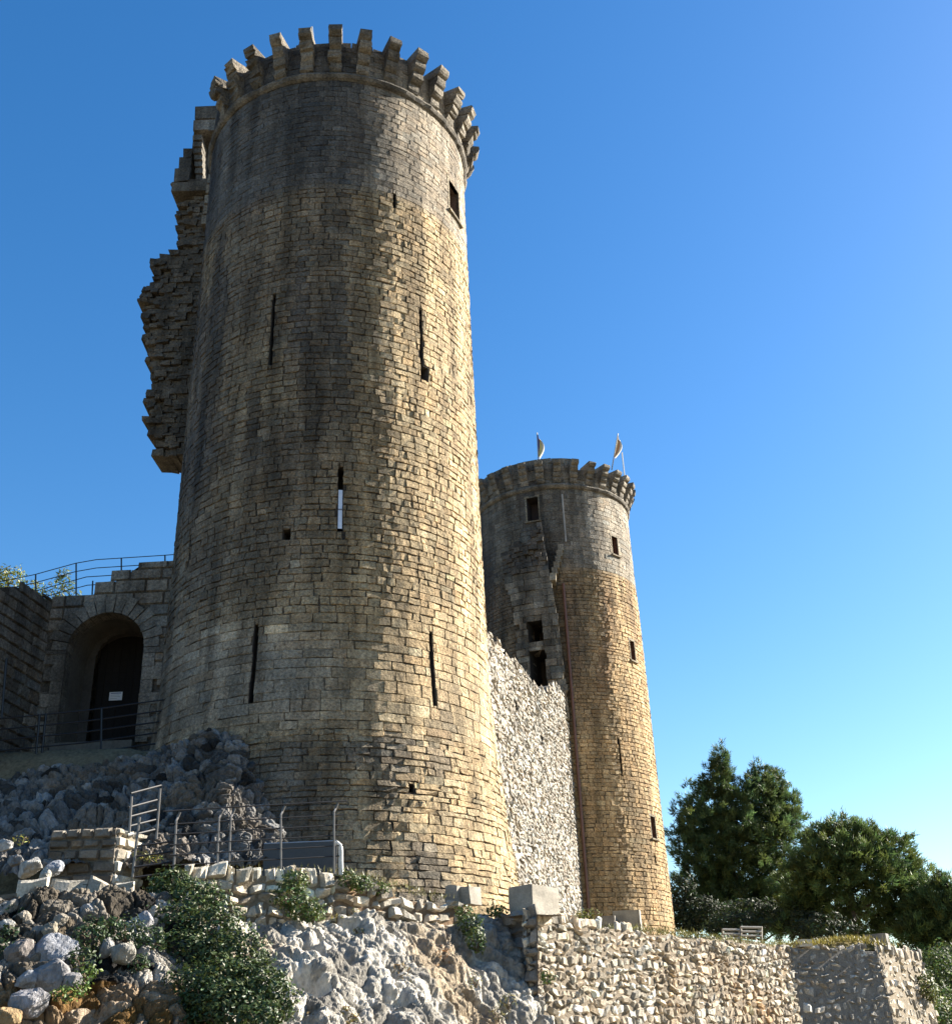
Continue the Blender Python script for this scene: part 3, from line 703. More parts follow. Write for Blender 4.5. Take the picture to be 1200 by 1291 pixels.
# shaded rubble bank, lower left
rockface('earth_bank', [W(-60,1132,18.4),W(60,1136,18.9),W(150,1132,19.5),W(235,1140,20.1)],
    [W(-60,1420,15.8),W(80,1420,16.1),W(200,1420,16.5),W(270,1420,17.0)], 260, 200, earthy, amp=.25, cell=.36, bulge=.3, seed=11, crack=.95, fine=.035, facet=.12, aniso=(1,1,1.2))
# rock under the gate and against the tower
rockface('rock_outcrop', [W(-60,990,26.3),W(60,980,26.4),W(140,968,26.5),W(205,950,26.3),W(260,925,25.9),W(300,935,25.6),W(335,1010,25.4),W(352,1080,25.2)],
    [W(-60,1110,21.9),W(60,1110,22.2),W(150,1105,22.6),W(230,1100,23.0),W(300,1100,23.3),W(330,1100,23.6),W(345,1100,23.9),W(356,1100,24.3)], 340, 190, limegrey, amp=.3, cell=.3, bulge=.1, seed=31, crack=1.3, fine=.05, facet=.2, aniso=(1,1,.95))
# ------------------------------------------------------------------ terrace and retaining walls
def colR(base, amp=.25, hue=.03, ochre=0.0, seed=51):
    def f(u, v, rng):
        n = len(u); C = np.tile(base, (n,1)); m = nz(u, v, .45, seed)
        if ochre: 
            k = np.clip(m*ochre, 0, .8)[:,None]; C = C*(1-k)+np.array([.40,.26,.13])*k
        C = vary(C*(1+.2*m[:,None]), n, rng, amp, hue); return C
    return f
def zline_top(p, q, pts):
    out_ = []
    for px, py in pts:
        d = FX+RX*(px-600)/FPX-UX*(py-645)/FPX; nx, ny = (q[1]-p[1]), -(q[0]-p[0]); t = (p[0]*nx+p[1]*ny)/(d[0]*nx+d[1]*ny); P_ = d*t
        out_.append(((P_[0]-p[0])*(q[0]-p[0])/math.hypot(q[0]-p[0],q[1]-p[1])+(P_[1]-p[1])*(q[1]-p[1])/math.hypot(q[0]-p[0],q[1]-p[1]), P_[2]))
    return poly(sorted(out_))
RK = dict(gap=.012, bev=.05, proud=(-.02,.12), jit=.05, rough=.025, tilt=.14, round_=.04, warp=.035)
a = W(236,1095,20.6); m_ = W(428,1096,22.1); c_ = W(560,1133,23.8); d_ = W(622,1150,24.7)
tw, _ = wallrun(a, m_, 1.2, zline_top(a, m_, [(236,1092),(300,1098),(360,1099),(428,1094)]), (.16,.27), (.17,.36), colR([.74,.66,.52]), batter=.06, name='retaining_wall', rag=.1, back=(.3,.24,.16), **RK)
tag(tw, 'cream rubble retaining wall directly under the terrace railing', 'wall')
tw, _ = wallrun(m_, d_, 1.2, zline_top(m_, d_, [(428,1110),(470,1112),(500,1122),(530,1128),(560,1133),(590,1140),(622,1152)]), (.14,.26), (.2,.5), colR([.66,.58,.46],ochre=1.4), batter=.06, name='retaining_wall', rag=.3, back=(.3,.2,.12), **RK)
tag(tw, 'broken rubble wall with rusty earth at the foot of the nearer tower', 'wall')
RL = dict(gap=.008, bev=.04, proud=(-.035,.03), jit=.04, rough=.014, tilt=.05, round_=.02, warp=.04, edge=-.07, ragged=.014)
k0 = W(614,1152,25.0); k1 = W(667,1149,23.6); k2 = W(1000,1191,33.0); k3 = W(1112,1195,34.3); k4 = W(1166,1196,37.8)
rw = thing('retaining_wall', 'long sunlit dry stone retaining wall running right below the farther tower', 'wall', k1)
wallrun(k0, k1, -2.0, zline_top(k0, k1, [(614,1152),(640,1150),(667,1148)]), (.18,.34), (.35,.8), colR([.30,.28,.25]), batter=.05, name='end_face', parent=rw, rag=.06, ends=(0,0), rear=False, back=(.2,.17,.14), **RK)  # this end's shade is put into a darker stone colour
wallrun(k1, k2, -2.0, zline_top(k1, k2, [(667,1148),(720,1152),(760,1163),(820,1172),(900,1182),(1000,1191)]), (.11,.23), (.13,.34), colR([.62,.545,.43],.33,.05,1.2), batter=.05, name='long_face', parent=rw, rag=.1, ends=(0,0), rear=False, thick=.6, back=(.26,.21,.15), **RL)
bw = thing('bastion', 'square stone bastion with one shaded and one sunlit face', 'bastion', k3)
RB = dict(gap=.022, bev=.05, proud=(-.05,.035), jit=.045, ragged=.014, rough=.02, tilt=.06, round_=.04, edge=-.09, warp=.04)
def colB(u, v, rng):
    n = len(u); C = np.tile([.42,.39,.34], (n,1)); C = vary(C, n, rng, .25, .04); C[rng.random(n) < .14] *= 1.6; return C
k2b = k2-(k3-k2)/np.linalg.norm(k3-k2)*.45
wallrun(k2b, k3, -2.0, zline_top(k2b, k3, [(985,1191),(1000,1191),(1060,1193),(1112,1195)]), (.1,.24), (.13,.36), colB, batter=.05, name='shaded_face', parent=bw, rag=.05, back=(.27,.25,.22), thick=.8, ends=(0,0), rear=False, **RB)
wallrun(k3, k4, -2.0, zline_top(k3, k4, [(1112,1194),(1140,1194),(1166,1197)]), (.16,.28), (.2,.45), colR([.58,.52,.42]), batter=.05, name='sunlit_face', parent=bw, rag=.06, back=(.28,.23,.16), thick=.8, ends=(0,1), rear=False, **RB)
# kerb of large stones in front of the lower path (left)
a = W(-60,1120,18.9); c_ = W(172,1112,20.0)
kw_, _ = wallrun(a, c_, 2.6, zline_top(a, c_, [(-60,1126),(0,1122),(60,1112),(100,1107),(172,1108)]), (.3,.4), (.35,.7), colR([.56,.51,.42]), batter=.02, name='kerb_wall', rag=.05, back=(.2,.17,.13), thick=.7, **RK)
tag(kw_, 'single course of large grey kerb stones edging the lower left path', 'wall')
# low wall below the gate rocks, shade and sun put into its face colours
a = W(64,1046,22.3); c_ = W(150,1043,22.3); zb = W(100,1110,22.3)[2]
lw = thing('low_wall', 'low dark mortared wall with bright sunlit end beside the steps', 'wall', (a[0],a[1],zb))
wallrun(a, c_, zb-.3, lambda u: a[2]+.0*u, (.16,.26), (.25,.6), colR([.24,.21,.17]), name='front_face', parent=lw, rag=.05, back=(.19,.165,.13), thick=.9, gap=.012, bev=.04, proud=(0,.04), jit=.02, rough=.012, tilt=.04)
e1 = (c_[0]+.30, c_[1]+.9)
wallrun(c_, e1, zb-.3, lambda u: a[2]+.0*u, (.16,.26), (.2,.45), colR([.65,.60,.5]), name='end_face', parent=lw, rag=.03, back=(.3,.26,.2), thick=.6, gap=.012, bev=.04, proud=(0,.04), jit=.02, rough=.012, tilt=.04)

# ------------------------------------------------------------------ loose blocks
pb = W(672,1148,24.2)
rockbox('stone_block', 'big squared concrete block on the corner of the retaining wall', 'block', (pb[0]+.05,pb[1]+.45,pb[2]-.15), (.62,.95,.66), (.42,.385,.32), rad(-38), M_CONC, .02, seg=6, roundk=.02)
pb = W(590,1139,24.6)
rockbox('stone_block', 'small squared stone at the foot of the nearer tower', 'block', (pb[0],pb[1],pb[2]-.05), (.42,.42,.38), (.45,.41,.34), rad(-35), M_CONC, .03, roundk=.05)
pb = W(573,1136,24.5)
rockbox('stone_block', 'smaller leaning stone left of the squared stone under the nearer tower', 'block', (pb[0],pb[1],pb[2]-.05), (.3,.3,.36), (.40,.36,.3), rad(-25), M_CONC, .04, roundk=.08)
pb = W(792,1172,50.5)
rockbox('stone_block', 'pale rendered plinth slab at the foot of the farther tower', 'block', (pb[0],pb[1],pb[2]-.2), (1.15,.7,.95), (.42,.39,.33), rad(-12), M_CONC, .02, roundk=.02)
pb = W(765,1168,50.0)
rockbox('stone_block', 'low grey slab left of the pale plinth by the farther tower', 'block', (pb[0],pb[1],pb[2]-.2), (.8,.6,.6), (.3,.28,.25), rad(-12), M_CONC, .03, roundk=.04)
pb = W(1013,1192,33.4)
rockbox('stone_block', 'little white stone on the wall top left of the grass mound', 'block', (pb[0],pb[1],pb[2]-.05), (.38,.3,.2), (.7,.67,.6), rad(10), M_CONC, .03, roundk=.06)
pb = W(1108,1196,35.2)
rockbox('stone_block', 'grey squared block on the corner of the bastion', 'block', (pb[0],pb[1],pb[2]-.05), (.62,.4,.45), (.3,.29,.27), rad(-30), M_CONC, .02, roundk=.03)

# boulders in the shaded bank and on the ledge above it
def boulder(px, py, Y, sz, C, label, group='boulders in the lower left bank', rot=0, sq=.8):
    p = W(px, py, Y); b = MB(); n = 22; th_ = np.linspace(0, 2*np.pi, 2*n+1); ph = np.linspace(-np.pi/2, np.pi/2, n+1)
    TH_, PH = np.meshgrid(th_, ph); d = np.stack([np.cos(PH)*np.cos(TH_), np.cos(PH)*np.sin(TH_), np.sin(PH)], -1)
    rb = np.random.default_rng(int(px*31+py)); pn = rb.normal(size=(15,3)); pn /= np.linalg.norm(pn,axis=1)[:,None]; ph_ = rb.uniform(.72,1.08,15)
    r = np.zeros(TH_.shape)
    for idx in np.ndindex(TH_.shape):
        q = Vector(d[idx])*1.3+Vector((px*.7, py*.3, 0)); r[idx] = min(1.2, (ph_/np.maximum(pn@d[idx], .05)).min())*(1+.07*noise.fractal(q*2.2, 1, 2, 4))
    P = d*r[...,None]*np.array([sz, sz*.75, sz*sq]); ca, sa_ = math.cos(rot), math.sin(rot)
    P = np.stack([P[...,0]*ca-P[...,2]*sa_, P[...,1], P[...,0]*sa_+P[...,2]*ca], -1)+p
    b.grid(P, np.array(C)*1.4); o = b.build('boulder', M_ROCK, None, False); tag(o, label, 'boulder', group); return o
BLD = [(73,1202,17.6,.32,(.36,.37,.40),'largest bluish grey boulder in the lower left bank',.1),
 (28,1208,17.4,.27,(.27,.24,.22),'brownish boulder left of the large bluish one',0.3),
 (60,1232,17.0,.27,(.30,.29,.29),'wide grey boulder below the large bluish one',0),
 (33,1237,16.9,.15,(.38,.39,.41),'small pale upright boulder below the brownish one',.2),
 (8,1168,18.1,.13,(.40,.39,.36),'pale angular boulder at the left edge under the kerb',.4),
 (27,1158,18.3,.13,(.34,.30,.24),'tan squarish boulder under the left end of the kerb',0),
 (47,1178,18.0,.13,(.30,.28,.25),'pointed grey stone just above the large bluish boulder',.5),
 (62,1174,18.0,.15,(.33,.29,.22),'tall tan stone leaning just above the right end of the large bluish boulder',1.0),
 (112,1150,18.8,.15,(.42,.41,.40),'white wedge stone under the middle of the kerb',.3),
 (134,1196,17.9,.14,(.36,.35,.33),'small grey stone among dark leaves right of the bluish boulder',.9),
 (153,1203,17.8,.18,(.40,.38,.33),'rounded pale stone nearest the ivy',.2),
 (182,1162,18.9,.16,(.38,.37,.38),'pale stone half hidden at the edge of the ivy',.8),
 (92,1236,16.9,.14,(.30,.29,.29),'small grey stone right of the wide grey boulder',.2),
 (38,1262,16.5,.24,(.34,.33,.34),'flat grey boulder near the bottom left corner',.0),
 (10,1282,16.2,.16,(.36,.25,.13),'ochre stone in the bottom left corner',.0),
 (77,1160,18.3,.12,(.35,.31,.25),'thin tan slab stone below the kerb',.2)]
for (px,py,Y,sz,C,lb,ro) in BLD: boulder(px,py,Y,sz,C,lb,rot=ro)
BL2 = [(38,1093,21.4,.22,(.50,.48,.44),'white jagged boulder on the ledge left of the low wall',.4),(69,1094,21.3,.17,(.38,.40,.44),'bluish rounded boulder at the left foot of the low wall',0),
 (5,1066,21.8,.16,(.5,.48,.45),'white boulder at the left edge above the kerb',.2),(56,1104,21.0,.12,(.5,.48,.42),'small white stone before the bluish rounded boulder',.9),(20,1085,21.6,.14,(.28,.27,.26),'dark grey stone left of the white jagged boulder',.2)]
for (px,py,Y,sz,C,lb,ro) in BL2: boulder(px,py,Y,sz,C,lb,'stones on the ledge above the kerb',ro)
# stones lining the gate path
XL = ['first from the left','second from the left','third from the left','largest in the middle','right of the middle one','fifth from the right','third from the right','second from the right','at the right end']
for i, (px,py,sz) in enumerate([(57,975,.14),(76,970,.2),(93,974,.16),(116,973,.22),(137,972,.21),(152,957,.12),(172,957,.14),(187,963,.15),(150,980,.14)]):
    boulder(px,py,26.6,sz,(.36,.34,.30),'pale stone of the row under the gate railing, '+XL[i] if i != 8 else 'pale stone just below the row under the gate railing','stones edging the gate path',random.uniform(-.4,.4),.7)

# ------------------------------------------------------------------ railings
IR = (.008,.008,.009)
def railing(name, label, posts, rails, base, lit=IR, pr=.023, rr=.013, cat='railing'):
    t = thing(name, label, cat, base)
    for p in posts: b = MB(); b.tube(np.array(p), pr, 6, lit); b.build('post', M_METAL, t)
    for r in rails: b = MB(); b.tube(np.array(r), rr, 6, IR); b.build('rail', M_METAL, t)
    return t
# terrace railing
def YT(px): return float(np.interp(px, [150,236,428,560], [20.2,20.95,22.45,24.1]))
topl = lambda px: float(np.interp(px, [150,215,300,437], [1027,1022,1017,1009.5]))
posts = []
GA = (.11,.105,.10)  # sunlight on the posts put into a paler iron colour
for px, pb_ in [(222,1090),(276,1096),(291,1098),(354,1098),(421,1096)]:
    t_ = W(px+5, topl(px)+2, YT(px)+.06); m1 = W(px+2, topl(px)+9, YT(px)+.06); m2 = W(px, topl(px)+13, YT(px)); bt = W(px-3 if px < 350 else px, pb_+6, YT(px))
    posts.append([t_, m1, m2, bt])
rails = []
for k in range(6):
    n0, n1 = (172,437) if k < 6 else (172,437)
    n0 = 206 if k in (0,) else 214
    rails.append([W(x, topl(x)+k*13.0+(4 if k else 0)*1.0, YT(x)+(.06 if k == 0 else 0)) for x in np.linspace(n0, 437 if k == 0 else 433, 8)])
railing('railing', 'six bar iron railing along the terrace at the nearer tower foot', posts, rails, posts[0][3], GA)
# stair railing at the terrace's left end
YQ = 20.9
posts = [[W(166,1004,YQ), W(163,1050,YQ)], [W(202,994,YQ+.9), W(197,1058,YQ+.9)], [W(176,1030,YQ-.3), W(171,1070,YQ-.3), W(167,1106,YQ-.3)]]
rails = [[W(165,1000,YQ), W(203,990,YQ+.9)]]+[[W(162-k*.3,1018+(k-1)*12,YQ), W(200-k,1008+(k-1)*12.5,YQ+.9)] for k in range(1,5)]+[[W(170,1067+k*13,YQ-.3), W(222,1060+k*13,YQ+.1)] for k in range(0,4)]
railing('railing', 'short pale stair railing at the left end of the terrace', posts, rails, posts[0][1], GA, rr=.019)
# gate path railing
YG = lambda px: float(np.interp(px, [-60,205], [26.6,27.6]))
gl = lambda px: float(np.interp(px, [-60,0,110,205], [914,906,895.5,882]))
posts = [[W(px, gl(px), YG(px)), W(px-b_, pb_, YG(px))] for px, pb_, b_ in [(50,976,7),(58,977,8),(128,965,1),(207,955,4)]]
rails = [[W(x, gl(x)+k*13.5, YG(x)) for x in np.linspace(-60, 206, 9)] for k in range(0,6)]+[[W(206,882,YG(206)), W(221,883,YG(221)+.2)]]
railing('railing', 'dark iron railing in front of the arched gate', posts, rails, posts[0][1], pr=.03, rr=.02)
# stair railing on top of the gate wall
YB = 30.2; tl = lambda px: float(np.interp(px, [-60,0,40,96,108,217,240], [743,733,725,709.5,706,699,697]))
posts = [[W(px, tl(px), YB), W(px, pb_, YB)] for px, pb_ in [(45,748),(96,752),(153,722),(208,708),(-20,750)]]+[[W(117,732,YB), W(116,752,YB)]]
rails = [[W(x, tl(x)+k*10.5, YB) for x in np.linspace(-60, 225 if k < 2 else (172 if k == 2 else 148), 12)] for k in range(0,4)]
railing('railing', 'thin iron stair railing along the top of the gate wall', posts, rails, posts[0][1])
# dark pole at the far left
p = [W(8,830,25.6), W(2,905,25.6)]; b = MB(); b.tube(p, .03, 6, IR); tag(b.build('pole', M_METAL), 'short dark pole in front of the shaded wall at the left edge', 'pole')
# metal panel and bent white pipe on the terrace
pa = W(333,1064,23.4); pc = W(424,1097,23.4); mtx = thing('metal_panel', 'grey metal panel with rounded top behind the terrace railing', 'panel', (pa[0],23.4,pc[2]))
b = MB(); b.box((pa[0],23.38,pc[2]-.1),(pc[0],23.42,pa[2]), (.045,.046,.05)); b.build('sheet', M_METAL, mtx)
b = MB(); b.tube([(pa[0],23.4,pa[2]),(pc[0],23.4,pa[2])], .022, 6, (.32,.32,.33)); b.build('rim', M_METAL, mtx)
p = [W(422,1064,22.5),W(425,1063,22.5),W(428.5,1066,22.5),W(429.5,1072,22.5),W(429.5,1085,22.5),W(430,1104,22.5)]
b = MB(); b.tube(p, .05, 8, (.55,.54,.5)); tag(b.build('bent_pipe', M_METAL), 'short white bent pipe at the right end of the terrace railing', 'pipe')
# flags and mast
def flag(px, pbase, ptop, lean, cols, label, Yf):
    z0 = W(pbase[0], pbase[1], Yf); z1 = W(ptop[0], ptop[1], Yf); t = thing('flagpole', label, 'flag', z0, 'flags on the farther tower')
    b = MB(); b.tube([z0, z1], .035, 6, (.5,.5,.5)); b.build('pole', M_METAL, t)
    n, m = 8, 14; P = np.zeros((m, n, 3)); C = np.zeros((m, n, 3)); ax = (z0-z1)/np.linalg.norm(z0-z1)
    for i in range(m):
        for j in range(n):
            s_ = j/(n-1); v_ = i/(m-1); wd = .42*(.25+.75*math.sin(math.pi*min(1,v_*1.05)**.8))
            P[i,j] = z1+ax*(.1+1.35*v_+.35*s_)+np.array([1,.3,0])*wd*s_*.9+np.array([.2,-.4,0])*.14*math.sin(s_*8+v_*3)
            C[i,j] = cols[0] if s_ < .35 else (cols[1] if s_ < .7 else cols[2])
    b.grid(P, C); b.build('flag', M_CLOTH, t, True)
flag(678,(679,586),(677,545),0,[(.05,.06,.2),(.6,.5,.2),(.55,.5,.4)],'limp dark and yellow flag on the left side of the farther tower',56)
flag(775,(771,592),(779,546),0,[(.6,.45,.25),(.55,.25,.1),(.65,.6,.5)],'limp orange and white flag on a leaning pole, right of the other flag',56.5)
b = MB(); b.tube([W(788,606,56.8), W(784,570,56.8)], .04, 6, (.7,.7,.68)); tag(b.build('mast', M_METAL), 'bare white mast beside the right flag on the farther tower', 'mast')
b = MB(); q0 = W(395,52,29); b.tube([q0, W(393,33,29)], [.05,.04], 6, (.45,.45,.44)); b.tube([W(393.4,38,29),W(391,38.5,29)], .03, 6, (.45,.45,.44)); tag(b.build('mast', M_METAL), 'tiny grey mast stub on top of the nearer tower', 'mast')
# bench / rack of slats on the wall top
bt = thing('wooden_rack', 'weathered slatted wooden rack on the wall before the pines', 'rack', W(935,1187,33.5))
YR = 33.6
for (x0,x1,y0) in [(934,960,1168),(911,932,1171)]:
    for px in (x0,x1): b = MB(); b.tube([W(px,1190,YR), W(px,y0,YR)], .03, 4, (.34,.31,.27)); b.build('post', M_WOOD, bt)
    for k in range(3): b = MB(); b.tube([W(x0,y0+1+k*5.4,YR-.04), W(x1,y0+1.4+k*5.4,YR-.04)], .036, 4, (.38,.35,.30)); b.build('slat', M_WOOD, bt)

# ------------------------------------------------------------------ vegetation
def unit(n): 
    v = RNG.normal(size=(n,3)); return v/np.linalg.norm(v, axis=1)[:,None]
def leaves(mb_, P, N, size, C, asp=.55, tri=False):
    """small leaf faces at points P, facing roughly along N"""
    n = len(P); a = unit(n); nn = N+.9*unit(n); nn /= np.linalg.norm(nn, axis=1)[:,None]
    a = np.cross(nn, a); a /= np.linalg.norm(a, axis=1)[:,None]+1e-9; b_ = np.cross(nn, a)
    s = (size*RNG.uniform(.6,1.3,n))[:,None]
    V = np.stack([P-a*s*.5, P+b_*s*asp*.5-nn*s*.08, P+a*s*.5, P-b_*s*asp*.5-nn*s*.08], 1)
    I = np.arange(n*4).reshape(n,4); mb_.add(V.reshape(-1,3), I, None, np.repeat(C, 4, 0))
def needles(mb_, P, Dr, L, wd, C):
    """needle sprays: thin three-cornered blades"""
    n = len(P); a = np.cross(Dr, unit(n)); a /= np.linalg.norm(a, axis=1)[:,None]+1e-9; l = (L*RNG.uniform(.6,1.3,n))[:,None]
    V = np.stack([P-a*wd*.5, P+a*wd*.5, P+Dr*l], 1); mb_.add(V.reshape(-1,3), None, np.arange(n*3).reshape(n,3), np.repeat(C, 3, 0))
def pine(label, blobs, Y, trunk, C=(.062,.095,.03), dens=1.0, group='pines behind the terrace', needle=.27, wd=.06, name='pine_tree', per=38):
    b0 = np.array(W(trunk[0][0], trunk[0][1], Y)); t = thing(name, label, 'tree', b0, group)
    tb = MB(); tp = [W(x,y,Y) for x,y in trunk]; k = len(tp); pxm = FPX/(Y*1.12)
    tb.tube(tp, np.linspace(.28,.07,k), 8, (.11,.085,.065)); cr_ = MB()
    for (px, py, rx, ry, dy) in blobs:
        c = W(px, py, Y+dy); ax = np.array([rx/pxm, max(rx,ry)/pxm*.9, ry/pxm])
        st_ = tp[min(k-1, int(np.argmin([np.linalg.norm(q-c)+(0 if q[2] < c[2] else 3) for q in tp])))]
        mid = (st_+c)/2+np.array([0,0,-.15*np.linalg.norm(c-st_)]); tb.tube([st_, mid, c+np.array([0,0,ax[2]*.3])], [.11,.07,.025], 5, (.10,.08,.06))
        n = int(dens*28*(ax[0]*ax[2]+.3)*2.2); d = unit(n)
        rr_ = RNG.uniform(.45,1.05,n)**.6; lump = np.array([noise.noise(Vector(q*2.4)+Vector((px,py,0))) for q in d])
        p = c+d*ax*(rr_*(1+.75*lump)*np.where(RNG.random(n)<.12,1.25,1))[:,None]
        tone = np.exp(RNG.normal(size=n)*.25)*(1+.3*lump)
        up = d*.8+np.array([0,0,.55])+.3*unit(n); up /= np.linalg.norm(up,axis=1)[:,None]
        hue = RNG.normal(size=n)[:,None]*.12
        cc = np.array(C)*tone[:,None]*np.hstack([1+hue, np.ones((n,1)), 1-hue])
        m = per; Pn = np.repeat(p, m, 0)+RNG.normal(size=(n*m,3))*.10; Dn = np.repeat(up, m, 0)+.75*unit(n*m); Dn /= np.linalg.norm(Dn,axis=1)[:,None]
        needles(cr_, Pn, Dn, needle, wd, np.repeat(cc, m, 0))
    tb.build('trunk', M_BARK, t); cr_.build('crown', M_NEEDLE, t); return t
pine('tall dark pine with two pointed tops, just right of the farther tower', [(908,958,7,14,0),(907,972,13,14,0),(904,990,20,16,0),(893,1015,34,22,.5),(878,1038,26,20,0),(902,1045,36,24,-.8),(872,1068,24,22,.3),(900,1080,40,26,-1),(957,984,10,16,.4),(976,986,9,18,.5),(966,998,18,14,.4),(960,1010,32,24,.2),(982,1015,22,22,.5),(990,1035,18,20,.3),(965,1045,36,26,-.6),(935,1060,36,28,-1.4),(975,1075,32,26,0),(940,1100,40,26,-1.2),(890,1110,34,22,0),(975,1110,30,22,.3),(920,1135,40,22,-.5),(960,1140,40,22,0),(885,1140,34,24,0),(985,1135,30,26,.5),(930,1160,60,16,.5),(1000,1165,40,14,.5),(925,1020,26,24,-.5)], 72, [(925,1180),(924,1120),(920,1060),(912,1000),(908,962)])
pine('rounded bushy pine standing behind the bastion mound', [(1060,1050,26,16,0),(1035,1062,22,18,.3),(1085,1055,26,16,.2),(1110,1068,28,20,0),(1048,1080,36,22,-.8),(1130,1085,24,22,.2),(1085,1085,36,24,-1),(1030,1095,26,24,0),(1145,1105,20,22,.3),(1065,1110,38,22,-.8),(1115,1115,36,22,-.6),(1025,1125,26,20,.2),(1150,1135,18,20,.2),(1140,1150,26,18,0),(1000,1115,18,26,.6),(1010,1145,22,18,.6),(1040,1150,34,22,.8),(1105,1150,34,22,.8),(1070,1165,50,14,1.2),(1130,1172,36,14,1.0),(1015,1168,36,14,1.0)], 62, [(1077,1190),(1076,1150),(1070,1115),(1085,1085),(1080,1060)], C=(.075,.112,.032))
pine('right hand pine running out of the picture beyond the bastion', [(1180,1125,22,18,0),(1205,1125,24,18,0),(1168,1145,18,18,0),(1195,1150,28,20,-.5),(1225,1150,28,24,0),(1175,1170,20,16,0),(1205,1180,30,20,-.3),(1150,1172,22,14,.2),(1180,1195,26,18,.3),(1200,1205,30,22,.3),(1165,1185,20,16,.6)], 60, [(1200,1225),(1199,1180),(1198,1130)], C=(.066,.1,.03))
def bush(label, blobs, Y, C, size, n_per, group=None, name='bush', asp=.6, matr=M_LEAF, cat='bush', stem=True, flat=1.0, hang=0.0):
    c0 = W(blobs[0][0], blobs[0][1]+blobs[0][3], Y); t = thing(name, label, cat, c0, group); cr_ = MB(); tb = MB(); pxm = FPX/(Y*1.03)
    for bl in blobs:
        px, py, rx, ry = bl[:4]; yy = bl[4] if len(bl) > 4 else Y
        c = W(px, py, yy); ax = np.array([rx/pxm, rx/pxm*.7*flat, ry/pxm]); n = int(6*n_per*(ax[0]*ax[2])/(size*size)); d = unit(n)
        lump = np.array([noise.noise(Vector(q*2.6)+Vector((px,py,3))) for q in d]); r = RNG.uniform(.4,1.05,n)**.5*(1+.5*lump)
        p = c+d*ax*r[:,None]; hue = RNG.normal(size=n)[:,None]*.16; cc = np.array(C)*np.exp(RNG.normal(size=n)*.3)[:,None]*np.hstack([1+hue,np.ones((n,1)),1-hue])
        leaves(cr_, p, d+np.array([0,-.2,.3]), size, cc, asp)
        for _ in range(5):
            e_ = c+unit(1)[0]*ax*.8; tb.tube([c-np.array([0,0,ax[2]]), (c+e_)/2-np.array([0,0,.1*ax[2]]), e_], [.015,.01,.005], 4, (.12,.09,.06))
    tb.build('stems', M_BARK, t); cr_.build('leaves', matr, t); return t
G1 = (.07,.10,.025); G2 = (.07,.11,.03)
bush('large glossy evergreen bush spilling down the rock below the terrace railing', [(215,1112,30,18,20.0),(240,1135,46,24,19.8),(215,1165,34,26,19.3),(262,1170,46,28,19.3),(235,1205,42,30,18.8),(290,1205,44,28,18.9),(270,1240,50,28,17.9),(320,1240,38,26,18.0),(285,1275,46,26,17.5),(335,1262,34,24,17.7),(205,1135,24,18,19.8),(255,1262,26,20,17.6),(325,1288,30,18,17.0)], 19.5, (.05,.075,.022), .075, 6.0, cat='bush', flat=.6)
bush('small dark shrub growing from the cream rubble wall', [(372,1110,18,14,21.0),(365,1130,22,16,20.9),(382,1145,22,14,20.9),(395,1152,14,10,20.9)], 21, G1, .07, 5)
bush('small green shrub at the right end of the terrace railing', [(440,1108,14,10,22.3),(455,1114,16,10,22.5),(478,1120,14,8,22.9)], 22.4, G1, .07, 5)
bush('dark shrub hanging over the rock left of the wall corner', [(592,1165,16,14,23.6),(600,1185,12,14,23.3),(585,1150,12,8,23.9),(625,1148,14,7,24.3)], 23.6, G1, .07, 5)
bush('yellow green weed on the wall top before the drainpipe', [(742,1152,14,7,26.6),(732,1155,10,6,26.4)], 26.5, (.16,.17,.03), .09, 4, asp=.3)
bush('small plant rooted in the face of the long retaining wall', [(690,1232,9,8,23.4)], 23.4, G1, .06, 4)
bush('leafy weeds covering the bank right of the bluish boulder', [(115,1182,24,18,17.9),(130,1167,28,12,18.3),(105,1208,16,14,17.5),(160,1172,24,16,18.4),(190,1185,20,18,18.4),(175,1215,14,12,17.9)], 18, (.03,.055,.018), .07, 3.2)
bush('dark weeds at the left edge of the bank, below the angular boulder', [(6,1185,16,16,17.9),(4,1200,14,14,17.5)], 18, (.03,.055,.018), .07, 3.2)
bush('low dark weeds hugging the underside of the kerb at the left edge', [(18,1148,18,8,18.5)], 18, (.03,.055,.018), .07, 3.2)
bush('bright weed in the crack under the weedy bank', [(82,1253,16,10,16.6),(110,1225,16,10,17.2),(100,1245,14,10,16.8)], 16.7, (.10,.15,.03), .06, 3)
bush('yellow green grass tuft at the left foot of the low wall', [(28,1058,12,6,21.6)], 21.5, (.2,.2,.04), .09, 3, asp=.2, name='grass_tuft', cat='grass')
bush('sunlit yellow grass tuft between the low wall end and the stair railing', [(180,1078,14,6,21.0),(195,1082,14,5,21.0)], 21.5, (.2,.2,.04), .09, 3, asp=.2, name='grass_tuft', cat='grass')
for lb, bl, cc, sz in [('dry ochre grass tuft in a crack at the middle of the pale rock',[(505,1222,10,9,21.2),(512,1236,8,8,21.0)],(.28,.20,.07),.10),
    ('green weed tuft high on the pale rock under the terrace wall',[(452,1176,10,7,21.5),(470,1182,8,6,21.7)],(.12,.12,.04),.08),
    ('rusty dry weeds on the brown part of the rock',[(560,1205,13,10,22.6),(545,1222,9,8,22.3)],(.30,.16,.06),.09),
    ('small olive tuft right of the dry weeds on the rock',[(600,1235,10,9,22.4)],(.16,.15,.05),.09),
    ('olive scrub low on the rock beside the retaining wall',[(640,1262,12,10,22.4),(628,1278,12,9,22.0)],(.15,.14,.05),.09),
    ('thin yellow weeds at the foot of the cream rubble wall',[(425,1160,9,7,21.6),(445,1152,8,6,21.9)],(.24,.22,.06),.08)]:
    bush(lb, bl, 21.5, cc, sz, 2.2, 'weeds on the pale rock', asp=.22, name='weed_tuft', cat='weed')
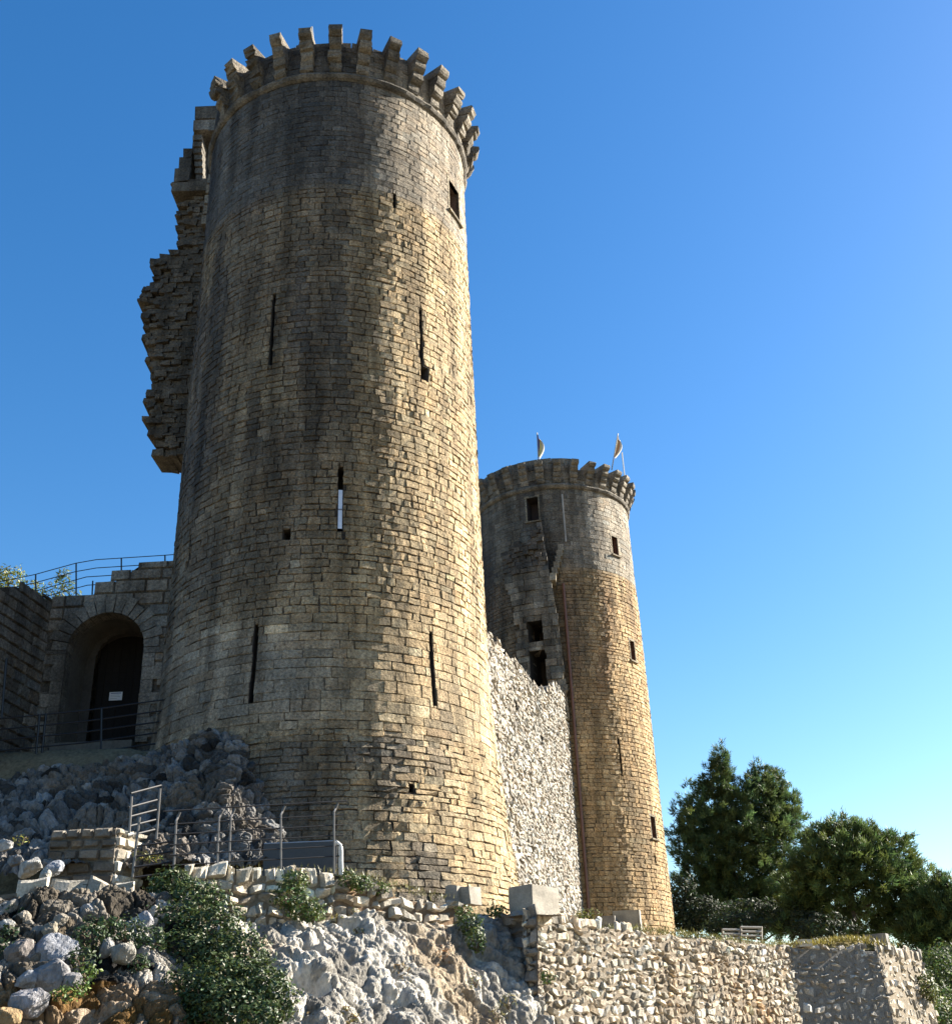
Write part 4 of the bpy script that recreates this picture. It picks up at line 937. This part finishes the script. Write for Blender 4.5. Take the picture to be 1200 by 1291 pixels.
bush('orange and green scrub at the foot of the pale rock', [(430,1283,20,12,19.2),(400,1290,24,12,18.8)], 19.5, (.13,.10,.03), .06, 3, name='scrub')
bush('dense shrub at the foot of the tall pine, against the farther tower', [(862,1122,16,18,66),(858,1150,20,18,66),(880,1150,26,18,66),(905,1155,30,16,66),(870,1165,26,12,66)], 66, (.022,.036,.012), .24, 9, 'undergrowth behind the terrace', matr=M_NEEDLE, asp=.4)
bush('dark undergrowth behind the wooden rack', [(945,1150,34,18,64),(980,1155,34,18,64),(1010,1160,30,18,62),(930,1165,40,12,62),(1040,1170,34,14,58)], 63, (.022,.036,.012), .24, 9, 'undergrowth behind the terrace', matr=M_NEEDLE, asp=.4)
bush('low green shrubs on the slope right of the bastion', [(1182,1215,24,18,52),(1200,1240,26,22,50),(1185,1265,22,20,47),(1205,1285,26,22,46),(1172,1240,12,14,50),(1190,1225,30,22,51),(1180,1285,22,18,45),(1200,1205,30,18,53)], 50, (.06,.09,.025), .2, 7, matr=M_NEEDLE, asp=.4)
bush('light green shrub growing out of the sunlit bastion face', [(1167,1240,11,13,37.0),(1174,1252,9,12,37.2)], 37.0, (.12,.14,.04), .1, 4.5)
bush('small sunlit tree behind the railing, right of the leftmost crown', [(35,738,18,10,43),(50,748,20,10,43),(40,756,24,10,43)], 43, (.15,.17,.035), .2, 5, name='young_pine', cat='tree', asp=.3)
bush('leftmost sunlit pine crown showing over the gate wall', [(12,726,22,16,44),(-10,735,26,18,44),(0,752,30,12,44)], 44, (.16,.18,.035), .2, 5, name='tree_crown', cat='tree', asp=.35)
bush('pointed sunlit young pine between two posts of the gate wall railing', [(80,722,10,8,43),(80,735,16,10,43),(82,748,20,10,43),(82,762,22,12,43)], 43, (.11,.14,.035), .2, 5, name='young_pine', cat='tree', asp=.3)
# grass on the bastion top and along the wall tops
def grassline(name, pts, n, h, C, kind='stuff', spread=.25):
    b = MB(); pts = np.array(pts); i = RNG.integers(0, len(pts)-1, n); t = RNG.random(n)[:,None]
    P = pts[i]*(1-t)+pts[i+1]*t+RNG.normal(size=(n,3))*np.array([spread,spread,.02]); d = np.array([0,0,1.])+.5*unit(n); d /= np.linalg.norm(d,axis=1)[:,None]
    needles(b, P, d, h, .025, np.array(C)*np.exp(RNG.normal(size=(n,1))*.3)); return setting(b.build(name, M_LEAF), kind)
gm = [W(x,y,Y) for x,y,Y in [(985,1192,33.5),(1020,1192,33.8),(1045,1188,34.2),(1060,1185,34.5),(1080,1187,34.8),(1105,1194,34.9)]]
b = MB()
P = np.array([[W(x, yt+(1198-yt)*v_, 33.3+(x-1000)*.012+.6*(1-v_)) for x, yt in [(990,1194),(1010,1193),(1030,1189),(1045,1185),(1060,1183),(1080,1185),(1095,1189),(1112,1196)]] for v_ in (-.0,.3,.6,1)])
Pb = P[0]+np.array([0,2.0,-.3]); P = np.concatenate([Pb[None], P]); b.grid(P, (.2,.16,.05)); setting(b.build('grass_mound', M_SOIL, None, True))
grassline('grass', gm, 2500, .11, (.20,.17,.04), spread=.3)
grassline('grass', [W(x,y,Y) for x,y,Y in [(770,1168,27.6),(850,1177,29.4),(905,1184,31),(990,1191,33)]], 1500, .07, (.13,.13,.04), spread=.25)
grassline('grass', [W(x,y,Y) for x,y,Y in [(250,1096,21.2),(420,1098,22.6),(480,1112,23.2),(560,1134,24.2)]], 500, .08, (.14,.13,.05), spread=.15)
